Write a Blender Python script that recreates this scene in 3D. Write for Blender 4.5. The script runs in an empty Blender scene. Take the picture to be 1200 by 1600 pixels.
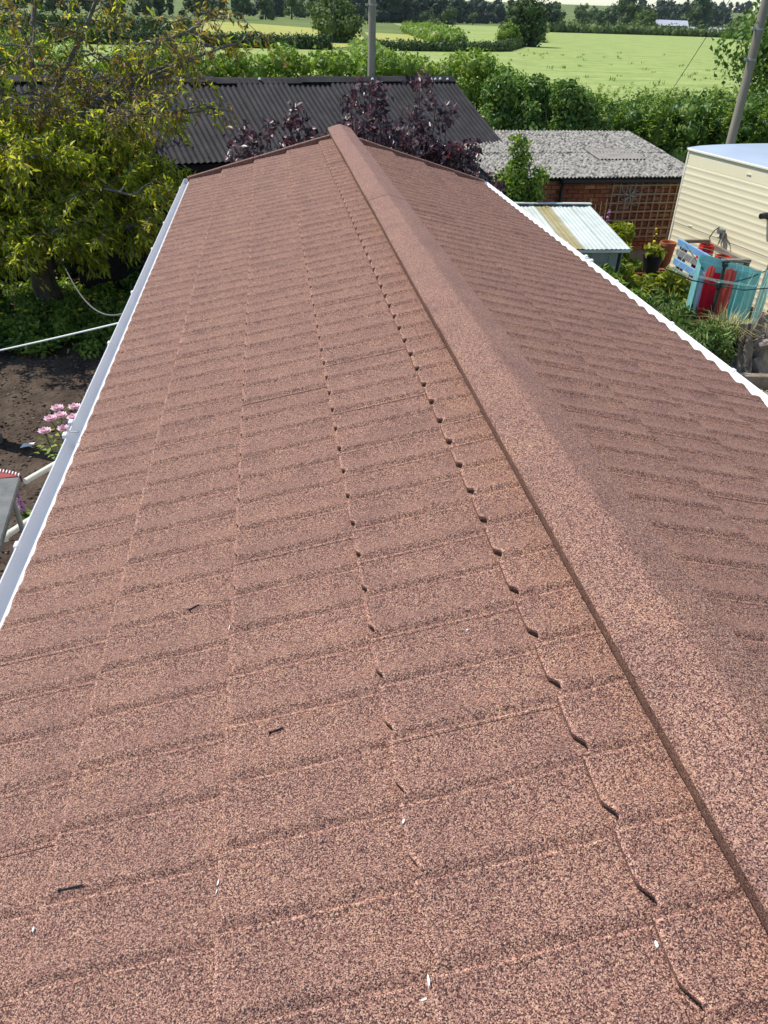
import bpy, math, random
import numpy as np
from mathutils import Matrix, Vector
from math import sin, cos, tan, pi, radians, atan2, hypot, sqrt

rng = np.random.default_rng(7)
random.seed(7)
sc = bpy.context.scene
C = sc.collection

# ------------------------------------------------------------------ camera
CAM_Z = 4.3
TH, YAW, ROLL = 0.5744, 0.1541, 0.039
hf = Vector((sin(YAW), cos(YAW), 0)); rt = Vector((cos(YAW), -sin(YAW), 0)); zz = Vector((0, 0, 1))
fw = hf * cos(TH) - zz * sin(TH); up = hf * sin(TH) + zz * cos(TH)
r2 = rt * cos(ROLL) + up * sin(ROLL); u2 = up * cos(ROLL) - rt * sin(ROLL)
cd = bpy.data.cameras.new('camera'); cam = bpy.data.objects.new('camera', cd); C.objects.link(cam)
cd.sensor_fit = 'VERTICAL'; cd.sensor_height = 24; cd.sensor_width = 18; cd.lens = 18.0
cd.clip_start = 0.05; cd.clip_end = 20000
m = Matrix.Identity(4)
for i in range(3):
    m[i][0] = r2[i]; m[i][1] = u2[i]; m[i][2] = -fw[i]
m[2][3] = CAM_Z
cam.matrix_world = m
sc.camera = cam

# ------------------------------------------------------------------ sky, sun, exposure
SUN = Vector((-0.455, 0.25, 0.85)).normalized()
EL = math.asin(SUN.z); AZ = atan2(SUN.x, SUN.y)
w = bpy.data.worlds.new('World'); sc.world = w; w.use_nodes = True
nt = w.node_tree; nt.nodes.clear()
sky = nt.nodes.new('ShaderNodeTexSky'); sky.sky_type = 'NISHITA'; sky.sun_disc = False
sky.sun_elevation = EL; sky.sun_rotation = AZ; sky.dust_density = 0.3; sky.air_density = 1.0; sky.ozone_density = 2.5
bg = nt.nodes.new('ShaderNodeBackground'); bg.inputs['Strength'].default_value = 0.15
wo = nt.nodes.new('ShaderNodeOutputWorld')
nt.links.new(sky.outputs[0], bg.inputs[0]); nt.links.new(bg.outputs[0], wo.inputs[0])
sl = bpy.data.lights.new('sun', 'SUN'); sl.energy = 4.8; sl.angle = radians(0.5); sl.color = (1.0, 0.95, 0.87)
so = bpy.data.objects.new('sun', sl); C.objects.link(so)
so.rotation_euler = (-SUN).to_track_quat('-Z', 'Y').to_euler(); so.location = (0, 0, 60)
sc.view_settings.view_transform = 'Standard'; sc.view_settings.look = 'None'
sc.view_settings.exposure = 0.18; sc.view_settings.gamma = 1.0
sc.cycles.max_bounces = 6; sc.cycles.transparent_max_bounces = 6

# ------------------------------------------------------------------ materials
def _new(name):
    mt = bpy.data.materials.new(name); mt.use_nodes = True
    n = mt.node_tree; n.nodes.clear()
    out = n.nodes.new('ShaderNodeOutputMaterial'); b = n.nodes.new('ShaderNodeBsdfPrincipled')
    n.links.new(b.outputs[0], out.inputs[0])
    return mt, n, b, out
def _ramp(n, stops, interp='LINEAR'):
    r = n.nodes.new('ShaderNodeValToRGB'); cr = r.color_ramp; cr.interpolation = interp
    while len(cr.elements) < len(stops): cr.elements.new(0.5)
    for e, (p, c) in zip(cr.elements, stops):
        e.position = p; e.color = (c[0], c[1], c[2], 1)
    return r
def _pos(n, scale=(1, 1, 1)):
    g = n.nodes.new('ShaderNodeNewGeometry'); mp = n.nodes.new('ShaderNodeMapping'); mp.inputs['Scale'].default_value = scale
    n.links.new(g.outputs['Position'], mp.inputs[0]); return mp
def pmat(name, stops, scale=4.0, rough=0.8, detail=5, bump=0.0, bscale=None, metallic=0.0, stretch=(1, 1, 1), spec=0.3, trans=0.0, bdist=0.01):
    mt, n, b, out = _new(name)
    mp = _pos(n, stretch)
    no = n.nodes.new('ShaderNodeTexNoise'); no.inputs['Scale'].default_value = scale; no.inputs['Detail'].default_value = detail
    no.inputs['Roughness'].default_value = 0.62
    n.links.new(mp.outputs[0], no.inputs['Vector'])
    r = _ramp(n, stops); n.links.new(no.outputs['Fac'], r.inputs[0]); n.links.new(r.outputs[0], b.inputs['Base Color'])
    b.inputs['Roughness'].default_value = rough; b.inputs['Metallic'].default_value = metallic
    b.inputs['Specular IOR Level'].default_value = spec
    if bump:
        n2 = n.nodes.new('ShaderNodeTexNoise'); n2.inputs['Scale'].default_value = bscale or scale * 4; n2.inputs['Detail'].default_value = 6
        n.links.new(mp.outputs[0], n2.inputs['Vector'])
        bp = n.nodes.new('ShaderNodeBump'); bp.inputs['Strength'].default_value = bump; bp.inputs['Distance'].default_value = bdist
        n.links.new(n2.outputs['Fac'], bp.inputs['Height']); n.links.new(bp.outputs[0], b.inputs['Normal'])
    if trans:
        t = n.nodes.new('ShaderNodeBsdfTranslucent'); mx = n.nodes.new('ShaderNodeMixShader'); mx.inputs[0].default_value = trans
        n.links.new(r.outputs[0], t.inputs[0]); n.links.new(b.outputs[0], mx.inputs[1]); n.links.new(t.outputs[0], mx.inputs[2])
        n.links.new(mx.outputs[0], out.inputs[0])
    return mt
def plain(name, col, var=0.12, **k):
    lo = [c * (1 - var) for c in col]; hi = [min(1, c * (1 + var)) for c in col]
    return pmat(name, [(0.3, lo), (0.7, hi)], **k)
def leafmat(name, stops, trans=0.35, rough=0.45, spec=0.35, tint=1.25):
    mt, n, b, out = _new(name)
    g = n.nodes.new('ShaderNodeNewGeometry')
    r = _ramp(n, stops); n.links.new(g.outputs['Random Per Island'], r.inputs[0])
    n.links.new(r.outputs[0], b.inputs['Base Color']); b.inputs['Roughness'].default_value = rough
    b.inputs['Specular IOR Level'].default_value = spec
    t = n.nodes.new('ShaderNodeBsdfTranslucent'); mx = n.nodes.new('ShaderNodeMixShader'); mx.inputs[0].default_value = trans
    hs = n.nodes.new('ShaderNodeHueSaturation'); hs.inputs['Value'].default_value = tint; hs.inputs['Saturation'].default_value = 1.1
    n.links.new(r.outputs[0], hs.inputs['Color']); n.links.new(hs.outputs[0], t.inputs[0])
    n.links.new(b.outputs[0], mx.inputs[1]); n.links.new(t.outputs[0], mx.inputs[2]); n.links.new(mx.outputs[0], out.inputs[0])
    return mt

def granule(name, gain=1.0):
    """stone-chip coating: coloured chips a few millimetres across, dark gaps, patchy tone"""
    mt, n, b, out = _new(name)
    mp = _pos(n)
    v = n.nodes.new('ShaderNodeTexVoronoi'); v.inputs['Scale'].default_value = 500
    n.links.new(mp.outputs[0], v.inputs['Vector'])
    sp = n.nodes.new('ShaderNodeSeparateColor'); n.links.new(v.outputs['Color'], sp.inputs[0])
    k = gain
    r = _ramp(n, [(0.0, (.025*k, .0125*k, .013*k)), (0.22, (.063*k, .0308*k, .0275*k)), (0.40, (.164*k, .078*k, .061*k)), (0.60, (.274*k, .136*k, .104*k)), (0.82, (.395*k, .217*k, .157*k)), (1.0, (.54*k, .358*k, .240*k))])
    n.links.new(sp.outputs[0], r.inputs[0])
    big = n.nodes.new('ShaderNodeTexNoise'); big.inputs['Scale'].default_value = 5.5; big.inputs['Detail'].default_value = 6; big.inputs['Roughness'].default_value = .6
    n.links.new(mp.outputs[0], big.inputs['Vector'])
    br = _ramp(n, [(0.30, (.84, .84, .87)), (0.42, (.96, .955, .97)), (0.55, (1.03, 1.03, 1.02)), (0.70, (1.13, 1.13, 1.07))])
    n.links.new(big.outputs['Fac'], br.inputs[0])
    mu = n.nodes.new('ShaderNodeMix'); mu.data_type = 'RGBA'; mu.blend_type = 'MULTIPLY'; mu.inputs['Factor'].default_value = 1.0
    n.links.new(r.outputs[0], mu.inputs['A']); n.links.new(br.outputs[0], mu.inputs['B'])
    n.links.new(mu.outputs['Result'], b.inputs['Base Color'])
    b.inputs['Roughness'].default_value = 0.72; b.inputs['Specular IOR Level'].default_value = 0.25
    bp = n.nodes.new('ShaderNodeBump'); bp.inputs['Strength'].default_value = 0.55; bp.inputs['Distance'].default_value = 0.0022; bp.invert = True
    n.links.new(v.outputs['Distance'], bp.inputs['Height']); n.links.new(bp.outputs[0], b.inputs['Normal'])
    return mt

M = {}
M['granule'] = granule('stone_chip_tile', .95)
M['granule_cap'] = granule('stone_chip_ridge', 1.0)
M['upvc'] = plain('white_upvc', (.82, .83, .84), .03, rough=.35, scale=3)
M['tray'] = plain('white_eaves_tray', (.66, .66, .64), .05, rough=.5, scale=8)
M['deck'] = plain('roof_deck_and_nose_shade', (.085, .052, .042), rough=.9)  # deck colour, also painting the shade inside the tile nose openings
M['ridge_shade'] = plain('brown_ridge_shade', (.12, .07, .056), .2, rough=.9)  # brown standing in for the shadow line below the ridge cap
M['granule_bead_lit'] = granule('stone_chip_bead_highlight', 1.3)  # lighter chips: the lit line on each rib bead, put into the colour
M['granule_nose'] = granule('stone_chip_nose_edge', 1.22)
M['housewall'] = plain('house_wall', (.6, .57, .48), rough=.7)
M['screw'] = plain('dark_screw', (.05, .045, .05), .3, rough=.4, metallic=.8, scale=60)
M['chip'] = plain('bare_metal_chip', (.72, .72, .72), .1, rough=.4, scale=90)
M['soil'] = pmat('soil', [(.25, (0.028, 0.019, 0.013)), (.5, (0.068, 0.046, 0.032)), (.75, (0.120, 0.088, 0.062))], 3.2, .95, 8, bump=1.0, bscale=14, bdist=.05)
M['meadow'] = pmat('meadow', [(.3, (.07, .11, .022)), (.55, (.13, .17, .036)), (.75, (.19, .22, .05))], .02, .95, 10, bump=.6, bscale=1.5, bdist=.3)
M['crop'] = pmat('green_crop', [(.28, (0.169, 0.239, 0.059)), (.5, (0.280, 0.347, 0.098)), (.72, (0.364, 0.406, 0.138))], .35, .95, 9, bump=1, bscale=1.3, stretch=(.5, 1, 1), bdist=.5)
M['crop_yellow'] = pmat('yellow_crop', [(.25, (0.276, 0.294, 0.064)), (.5, (0.350, 0.354, 0.083)), (.75, (0.405, 0.396, 0.110))], .06, .95, 9, bump=1, bscale=.9, bdist=.5)
M['crop_pale'] = pmat('pale_crop', [(.25, (0.190, 0.257, 0.067)), (.5, (0.275, 0.342, 0.095)), (.75, (0.342, 0.389, 0.123))], .04, .95, 9, bump=1, bscale=.7, bdist=.5)
M['bark'] = pmat('bark', [(.3, (.035, .027, .018)), (.6, (.11, .09, .065)), (.8, (.19, .165, .125))], 9, .9, 8, bump=.9, bscale=26, stretch=(1, 1, .25), bdist=.03)
M['bark_pale'] = pmat('pale_branch', [(.3, (.10, .085, .06)), (.6, (.22, .20, .16)), (.8, (.33, .30, .25))], 7, .85, 6, bump=.4, bscale=30)
M['lf_tree'] = leafmat('yellow_green_leaf', [(0, (0.190, 0.255, 0.024)), (.3, (0.323, 0.388, 0.041)), (.65, (0.474, 0.512, 0.062)), (.9, (0.644, 0.634, 0.092)), (1, (0.719, 0.552, 0.122))], .5, tint=1.35)
M['lf_bronze'] = leafmat('bronze_leaf', [(0, (0.162, 0.134, 0.029)), (.35, (0.270, 0.226, 0.054)), (.7, (0.378, 0.296, 0.064)), (1, (0.414, 0.216, 0.054))], .38)
M['lf_green'] = leafmat('mid_green_leaf', [(0, (0.046, 0.107, 0.018)), (.4, (0.095, 0.181, 0.033)), (.75, (0.156, 0.258, 0.048)), (1, (0.239, 0.331, 0.074))], .3)
M['lf_bright'] = leafmat('bright_green_leaf', [(0, (0.097, 0.179, 0.022)), (.4, (0.170, 0.276, 0.039)), (.8, (0.268, 0.365, 0.057)), (1, (0.374, 0.439, 0.090))], .35)
M['lf_dark'] = leafmat('dark_green_leaf', [(0, (0.016, 0.036, 0.009)), (.5, (0.036, 0.072, 0.016)), (1, (0.072, 0.111, 0.026))], .22)
M['lf_lime'] = leafmat('lime_leaf', [(0, (0.143, 0.195, 0.019)), (.5, (0.260, 0.305, 0.033)), (1, (0.403, 0.403, 0.065))], .4)
M['lf_purple'] = leafmat('purple_leaf', [(0, (0.028, 0.017, 0.022)), (.45, (0.063, 0.031, 0.041)), (.7, (0.119, 0.064, 0.073)), (.88, (0.196, 0.056, 0.062)), (1, (0.238, 0.196, 0.196))], .25, rough=.38, spec=.5)
M['lf_far'] = leafmat('far_tree_leaf', [(0, (0.030, 0.060, 0.018)), (.5, (0.060, 0.102, 0.027)), (1, (0.112, 0.158, 0.039))], .15, rough=.7)
M['lf_far2'] = leafmat('far_tree_light_leaf', [(0, (0.060, 0.102, 0.027)), (.5, (0.105, 0.162, 0.039)), (1, (0.173, 0.217, 0.060))], .2, rough=.7)
M['lf_far3'] = leafmat('far_conifer_leaf', [(0, (0.014, 0.032, 0.017)), (.5, (0.029, 0.055, 0.026)), (1, (0.055, 0.084, 0.038))], .1, rough=.7)
M['lf_straw'] = leafmat('straw_blade', [(0, (0.120, 0.156, 0.048)), (.35, (0.252, 0.264, 0.084)), (.7, (0.504, 0.444, 0.204)), (1, (0.696, 0.600, 0.336))], .3)
M['lf_lance'] = leafmat('lance_leaf', [(0, (0.072, 0.134, 0.036)), (.5, (0.154, 0.244, 0.064)), (1, (0.288, 0.360, 0.118))], .3)
M['pink'] = leafmat('pink_petal', [(0, (.78, .46, .56)), (.5, (.86, .62, .70)), (1, (.90, .78, .82))], .3, tint=1.05)
M['magenta'] = leafmat('foxglove_bell', [(0, (.50, .16, .40)), (.5, (.66, .30, .55)), (1, (.78, .55, .68))], .3, tint=1.05)
M['yellow'] = leafmat('yellow_petal', [(0, (.62, .50, .02)), (1, (.80, .70, .08))], .3, tint=1.05)
M['stem'] = plain('green_stem', (.07, .11, .03), .3, scale=20)
M['pole'] = pmat('weathered_pole', [(.3, (.17, .155, .115)), (.6, (.30, .275, .215)), (.8, (.40, .37, .30))], 3, .85, 7, bump=.5, bscale=20, stretch=(1, 1, .12))
M['steel'] = plain('galvanised_steel', (.30, .31, .32), .15, rough=.45, metallic=.7, scale=20)
M['cable'] = plain('black_cable', (.06, .065, .07), .1, rough=.6)
M['cord_white'] = plain('white_cord', (.75, .76, .74), .05, rough=.6)
M['cord_grey'] = plain('grey_cord', (.13, .125, .12), .1, rough=.7)
M['black_sheet'] = pmat('black_bitumen_sheet', [(.3, (0.017, 0.016, 0.017)), (.55, (0.032, 0.029, 0.030)), (.70, (0.046, 0.043, 0.044)), (.84, (0.122, 0.115, 0.115))], 3.5, .75, 9, bump=.3, bscale=30, spec=.2)
M['blackwood'] = plain('dark_boards', (.022, .020, .019), .3, rough=.85, scale=8)
M['asbestos'] = pmat('lichen_cement_sheet', [(.34, (.030, .028, .024)), (.44, (.13, .125, .11)), (.53, (.27, .255, .225)), (.68, (.38, .36, .32))], 12, .95, 6, bump=.4, bscale=40)
M['asbestos_clean'] = pmat('smooth_cement_sheet', [(.3, (.19, .175, .15)), (.6, (.27, .25, .22)), (.8, (.33, .31, .28))], 6, .9, 6, bump=.2)
M['brick'] = None
def brickmat():
    mt, n, b, out = _new('red_brick')
    oi = n.nodes.new('ShaderNodeObjectInfo'); r = _ramp(n, [(0, (.18, .052, .025)), (.4, (.29, .095, .044)), (.75, (.37, .14, .065)), (1, (.44, .22, .13))])
    n.links.new(oi.outputs['Random'], r.inputs[0])
    mp = _pos(n); no = n.nodes.new('ShaderNodeTexNoise'); no.inputs['Scale'].default_value = 30; no.inputs['Detail'].default_value = 6
    n.links.new(mp.outputs[0], no.inputs['Vector'])
    rr = _ramp(n, [(.3, (.6, .6, .6)), (.7, (1.15, 1.12, 1.1))]); n.links.new(no.outputs['Fac'], rr.inputs[0])
    mu = n.nodes.new('ShaderNodeMix'); mu.data_type = 'RGBA'; mu.blend_type = 'MULTIPLY'; mu.inputs['Factor'].default_value = 1
    n.links.new(r.outputs[0], mu.inputs['A']); n.links.new(rr.outputs[0], mu.inputs['B']); n.links.new(mu.outputs['Result'], b.inputs['Base Color'])
    b.inputs['Roughness'].default_value = .9
    return mt
M['brick'] = brickmat()
M['mortar'] = plain('mortar', (.24, .20, .165), .2, rough=.95, scale=20)
M['gutter_black'] = plain('black_gutter', (.022, .022, .024), .2, rough=.4)
M['cream'] = plain('cream_cladding', (.80, .735, .50), .035, rough=.45, scale=.8)
M['cream_trim'] = plain('cream_trim', (.80, .76, .60), .04, rough=.4)
M['van_roof'] = plain('pale_grey_roof', (.40, .47, .56), .06, rough=.35, scale=1.5)
M['poly'] = pmat('translucent_pvc_sheet', [(.3, (.52, .58, .52)), (.6, (.66, .71, .65)), (.8, (.75, .79, .74))], 3, .45, 6, trans=.15)
M['poly_tan'] = pmat('tan_pvc_sheet', [(.3, (.32, .27, .12)), (.6, (.42, .36, .18)), (.8, (.50, .44, .25))], 3, .5, 6, trans=.15)
M['shedwall'] = plain('grey_green_boards', (.24, .27, .24), .15, rough=.8, scale=5)
M['trellis'] = plain('brown_trellis', (.29, .215, .145), .25, rough=.85, scale=14)
M['wood_grey'] = pmat('weathered_wood', [(.3, (.16, .125, .09)), (.6, (.29, .245, .19)), (.8, (.38, .33, .27))], 5, .85, 7, bump=.4, bscale=30, stretch=(1, .2, 1))
M['slat_grey'] = plain('grey_slat', (.22, .21, .205), .2, rough=.75, scale=6)
M['slat_blue'] = plain('blue_slat', (.17, .34, .58), .14, rough=.65, scale=6)
M['red_gas'] = plain('red_cylinder', (.55, .035, .02), .1, rough=.35, scale=6)
M['black_plastic'] = plain('black_plastic', (.02, .02, .022), .2, rough=.4)
M['green_post'] = plain('dark_green_post', (.02, .045, .04), .2, rough=.4)
M['teal'] = plain('teal_towel', (.28, .66, .66), .10, rough=.9, scale=9, trans=.4)
M['teal2'] = plain('mint_cloth', (.45, .72, .66), .08, rough=.9, scale=9, trans=.4)
M['red_cloth'] = plain('crimson_cloth', (.60, .012, .04), .15, rough=.85, scale=9, trans=.3)
M['coral_cloth'] = plain('coral_cloth', (.80, .13, .10), .12, rough=.85, scale=9, trans=.35)
M['lilac_cloth'] = plain('lilac_cloth', (.55, .50, .68), .12, rough=.9, scale=9, trans=.4)
M['terracotta'] = plain('terracotta', (.40, .125, .06), .15, rough=.8, scale=10)
M['wicker'] = plain('wicker', (.34, .25, .11), .3, rough=.9, scale=40)
M['stone'] = pmat('garden_stone', [(.3, (.20, .17, .14)), (.6, (.38, .34, .29)), (.8, (.55, .50, .44))], 8, .9, 7, bump=.5)
M['gravel'] = pmat('gravel_ground', [(.3, (.13, .11, .085)), (.5, (.25, .215, .16)), (.7, (.37, .32, .25))], 22, .95, 6, bump=1, bscale=60, bdist=.02)
M['pebble'] = leafmat('pebbles', [(0, (.22, .18, .13)), (.5, (.40, .35, .26)), (1, (.60, .55, .45))], 0.0, rough=.9)
M['stump'] = pmat('driftwood_stump', [(.3, (.085, .065, .05)), (.5, (.22, .19, .155)), (.75, (.42, .38, .33))], 5, .9, 9, bump=1.0, bscale=16, stretch=(1, 1, .22), bdist=.05)
M['tub'] = plain('pale_wooden_tub', (.36, .31, .22), .2, rough=.85, scale=14)
M['white_metal'] = plain('off_white_metal', (.74, .72, .63), .06, rough=.35, scale=6)
M['board'] = pmat('scuffed_grey_board', [(.3, (.10, .10, .095)), (.6, (.17, .172, .165)), (.85, (.24, .24, .23))], 7, .5, 7, bump=.2, bscale=40)
M['red_rubber'] = plain('red_rubber', (.30, .055, .05), .2, rough=.6, scale=12)
M['barn_roof'] = plain('pale_barn_roof', (.42, .44, .47), .1, rough=.5, scale=.3)
M['barn_wall'] = plain('dark_barn_wall', (.05, .06, .07), .2, rough=.8, scale=.3)
M['barn_white'] = plain('whitewashed_wall', (.6, .57, .52), .1, rough=.8, scale=.5)
M['barn_brown'] = plain('brown_boards', (.22, .11, .07), .2, rough=.8, scale=.5)
M['paper'] = plain('white_paper', (.75, .76, .74), .05, rough=.8)

# ------------------------------------------------------------------ mesh helpers
class MB:
    def __init__(s): s.v = []; s.f = []
    def add(s, vs, fs):
        o = len(s.v); s.v.extend([tuple(map(float, q)) for q in vs]); s.f.extend([tuple(i + o for i in q) for q in fs]); return s
    def box(s, c, d, R=None):
        x, y, z = d[0] / 2, d[1] / 2, d[2] / 2
        vs = [Vector((a * x, b * y, e * z)) for a in (-1, 1) for b in (-1, 1) for e in (-1, 1)]
        if R is not None: vs = [R @ q for q in vs]
        c = Vector(c)
        return s.add([q + c for q in vs], [(0, 1, 3, 2), (4, 6, 7, 5), (0, 4, 5, 1), (2, 3, 7, 6), (0, 2, 6, 4), (1, 5, 7, 3)])
    def bevbox(s, c, d, b, R=None):
        """box with chamfered edges"""
        hx, hy, hz = d[0] / 2, d[1] / 2, d[2] / 2; vs = []
        for ax in range(3):
            for sg in (-1, 1):
                for a, e in ((-1, -1), (1, -1), (1, 1), (-1, 1)):
                    q = [0, 0, 0]; h = [hx, hy, hz]; o = [i for i in range(3) if i != ax]
                    q[ax] = sg * h[ax]; q[o[0]] = a * (h[o[0]] - b); q[o[1]] = e * (h[o[1]] - b); vs.append(q)
        bm = vs; import bmesh
        B = bmesh.new(); vv = [B.verts.new(q) for q in bm]
        r = bmesh.ops.convex_hull(B, input=vv); B.verts.index_update()
        vs2 = [v.co.copy() for v in B.verts]; fs = [[v.index for v in f.verts] for f in B.faces]; B.free()
        if R is not None: vs2 = [R @ q for q in vs2]
        c = Vector(c); return s.add([q + c for q in vs2], fs)
    def tube(s, pts, rs, n=8, cap=True):
        pts = [Vector(q) for q in pts]
        if not hasattr(rs, '__len__'): rs = [rs] * len(pts)
        o = len(s.v); a = None
        for i, q in enumerate(pts):
            t = (pts[min(i + 1, len(pts) - 1)] - pts[max(i - 1, 0)])
            t = t.normalized() if t.length > 1e-9 else Vector((0, 0, 1))
            if a is None:
                a = t.orthogonal().normalized()
            else:
                a = (a - t * a.dot(t)); a = a.normalized() if a.length > 1e-6 else t.orthogonal().normalized()
            b = t.cross(a)
            for k in range(n):
                g = 2 * pi * k / n; p = q + (a * cos(g) + b * sin(g)) * rs[i]; s.v.append(tuple(p))
        for i in range(len(pts) - 1):
            for k in range(n):
                k2 = (k + 1) % n
                s.f.append((o + i * n + k, o + i * n + k2, o + (i + 1) * n + k2, o + (i + 1) * n + k))
        if cap:
            s.f.append(tuple(o + k for k in reversed(range(n)))); e = o + (len(pts) - 1) * n; s.f.append(tuple(e + k for k in range(n)))
        return s
    def lathe(s, prof, c=(0, 0, 0), n=16):
        o = len(s.v)
        for r, z in prof:
            for k in range(n):
                g = 2 * pi * k / n; s.v.append((c[0] + r * cos(g), c[1] + r * sin(g), c[2] + z))
        for i in range(len(prof) - 1):
            for k in range(n):
                k2 = (k + 1) % n; s.f.append((o + i * n + k, o + i * n + k2, o + (i + 1) * n + k2, o + (i + 1) * n + k))
        return s
    def grid(s, P, thick=None):
        """P: rows x cols of points; thick: offset vector for the under side, closed at the rim"""
        P = np.asarray(P, float); nr, nc = P.shape[:2]; o = len(s.v)
        s.v.extend(map(tuple, P.reshape(-1, 3)))
        for i in range(nr - 1):
            for j in range(nc - 1): s.f.append((o + i * nc + j, o + i * nc + j + 1, o + (i + 1) * nc + j + 1, o + (i + 1) * nc + j))
        if thick is not None:
            o2 = len(s.v); s.v.extend(map(tuple, (P + np.asarray(thick)).reshape(-1, 3)))
            for i in range(nr - 1):
                for j in range(nc - 1): s.f.append((o2 + i * nc + j, o2 + (i + 1) * nc + j, o2 + (i + 1) * nc + j + 1, o2 + i * nc + j + 1))
            rim = [j for j in range(nc)] + [i * nc + nc - 1 for i in range(1, nr)] + [(nr - 1) * nc + j for j in range(nc - 2, -1, -1)] + [i * nc for i in range(nr - 2, 0, -1)]
            for a, b in zip(rim, rim[1:] + rim[:1]): s.f.append((o + b, o + a, o2 + a, o2 + b))
        return s
    def extrude(s, prof, A, B, closed=False):
        """sweep a profile (list of (offset vector)) from A to B"""
        o = len(s.v); n = len(prof)
        for E in (A, B):
            for q in prof: s.v.append(tuple(Vector(E) + Vector(q)))
        for k in range(n if closed else n - 1):
            k2 = (k + 1) % n; s.f.append((o + k, o + k2, o + n + k2, o + n + k))
        if closed:
            s.f.append(tuple(o + k for k in reversed(range(n)))); s.f.append(tuple(o + n + k for k in range(n)))
        return s
    def mesh(s, name, smooth=False, angle=35):
        me = bpy.data.meshes.new(name); me.from_pydata(s.v, [], s.f); me.update()
        if smooth:
            me.polygons.foreach_set('use_smooth', [True] * len(me.polygons)); me.set_sharp_from_angle(angle=radians(angle))
        return me

def obj(name, me, mat, parent=None, smooth=False, angle=35):
    if isinstance(me, MB): me = me.mesh(name, smooth, angle)
    if mat is not None and not me.materials: me.materials.append(mat)
    o = bpy.data.objects.new(name, me); C.objects.link(o)
    if parent is not None: o.parent = parent
    return o
def tag(o, label, cat, group=None):
    o['label'] = label; o['category'] = cat
    if group: o['group'] = group
    return o
def thing(name, label, cat, loc=(0, 0, 0), group=None):
    o = bpy.data.objects.new(name, None); C.objects.link(o); o.location = loc; o.empty_display_size = .1
    return tag(o, label, cat, group)
def put(parent, name, mb, mat, **k):
    """part whose mesh was written in world coordinates: keep it there under its thing"""
    o = obj(name, mb, mat, parent, **k)
    t = Vector((0, 0, 0)); q = parent
    while q is not None: t += q.location; q = q.parent
    o.location = -t
    return o
def struct(o): o['kind'] = 'structure'; return o

def np_mesh(name, V, F):
    V = np.asarray(V, np.float32).reshape(-1, 3); F = np.asarray(F, np.int32)
    me = bpy.data.meshes.new(name); k = F.shape[1]
    me.vertices.add(len(V)); me.vertices.foreach_set('co', V.ravel())
    me.loops.add(F.size); me.loops.foreach_set('vertex_index', F.ravel())
    me.polygons.add(len(F)); me.polygons.foreach_set('loop_start', np.arange(0, F.size, k, dtype=np.int32))
    me.update(calc_edges=True); return me
def unit(a): return a / np.maximum(np.linalg.norm(a, axis=1, keepdims=True), 1e-9)
def leaves(P, D, N, L, Wd, fold=.15, droop=.1):
    """kite-shaped leaves folded along the midrib: base, side, tip, side; two triangles each"""
    P = np.asarray(P, float); n = len(P); D = unit(np.asarray(D, float)); B = unit(np.cross(D, N)); N = np.cross(B, D)
    L = np.broadcast_to(np.asarray(L, float), (n,))[:, None]; Wd = np.broadcast_to(np.asarray(Wd, float), (n,))[:, None]
    V = np.empty((n, 4, 3)); V[:, 0] = P
    V[:, 1] = P + D * L * .42 + B * Wd * .5 + N * L * fold
    V[:, 2] = P + D * L - N * L * droop
    V[:, 3] = P + D * L * .42 - B * Wd * .5 + N * L * fold
    i = np.arange(n, dtype=np.int32)[:, None] * 4
    F = np.concatenate([i + [0, 1, 2], i + [0, 2, 3]], 1).reshape(-1, 3)
    return V.reshape(-1, 3), F
def leaf_obj(parent, name, mat, parts, world=True):
    Vs, Fs, o = [], [], 0
    for V, F in parts: Vs.append(V); Fs.append(F + o); o += len(V)
    me = np_mesh(name, np.concatenate(Vs), np.concatenate(Fs))
    o = put(parent, name, me, mat) if world else obj(name, me, mat, parent)
    o['kind'] = 'stuff'; return o
def rdir(n, upb=0.0):
    d = rng.normal(size=(n, 3)); d = unit(d); d[:, 2] += upb; return unit(d)
import bmesh
_b = bmesh.new(); bmesh.ops.create_icosphere(_b, subdivisions=1, radius=1); _b.verts.index_update()
ICO_V = np.array([v.co[:] for v in _b.verts]); ICO_F = np.array([[v.index for v in f.verts] for f in _b.faces]); _b.free()
def clump_leaves(cent, rad, n, L, asp=.5, shell=.55, upb=.25, squash=1.0, jit=.7, hang=.25, core=0.0):
    """leaves over a set of ball clumps; cent (k,3), rad (k,)"""
    cent = np.asarray(cent, float); rad = np.asarray(rad, float)
    w = rad ** 2; k = rng.choice(len(cent), n, p=w / w.sum())
    d = rdir(n, upb); rr = rad[k] * (shell + (1 - shell) * rng.random(n) ** .6) * (1 + .12 * rng.normal(size=n))
    off = d * rr[:, None]; off[:, 2] *= squash
    P = cent[k] + off
    N = unit(d + jit * rng.normal(size=(n, 3)))
    D = unit(np.cross(N, rng.normal(size=(n, 3)))); D[:, 2] -= hang; D = unit(D)
    l = L * (.65 + .7 * rng.random(n)); V, F = leaves(P, D, N, l, l * asp, fold=.12, droop=.12)
    if core:
        m_ = len(cent); K = len(ICO_V); cv_ = ICO_V[None] * (rad * core)[:, None, None] * (1 + .15 * rng.normal(size=(m_, K, 1))); cv_[:, :, 2] *= squash
        cv_ = (cv_ + cent[:, None]).reshape(-1, 3); cf = (ICO_F[None] + (np.arange(m_) * K)[:, None, None]).reshape(-1, 3)
        F = np.concatenate([F, cf + len(V)]); V = np.concatenate([V, cv_])
    return V, F
def polyline(a, b, n=6, wob=.06, sag=0.0):
    a = np.array(a, float); b = np.array(b, float); t = np.linspace(0, 1, n)[:, None]; L = np.linalg.norm(b - a)
    q = a + (b - a) * t; q[1:-1] += rng.normal(size=(n - 2, 3)) * wob * L; q[:, 2] -= sag * L * 4 * (t * (1 - t))[:, 0] * -1
    return q

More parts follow.
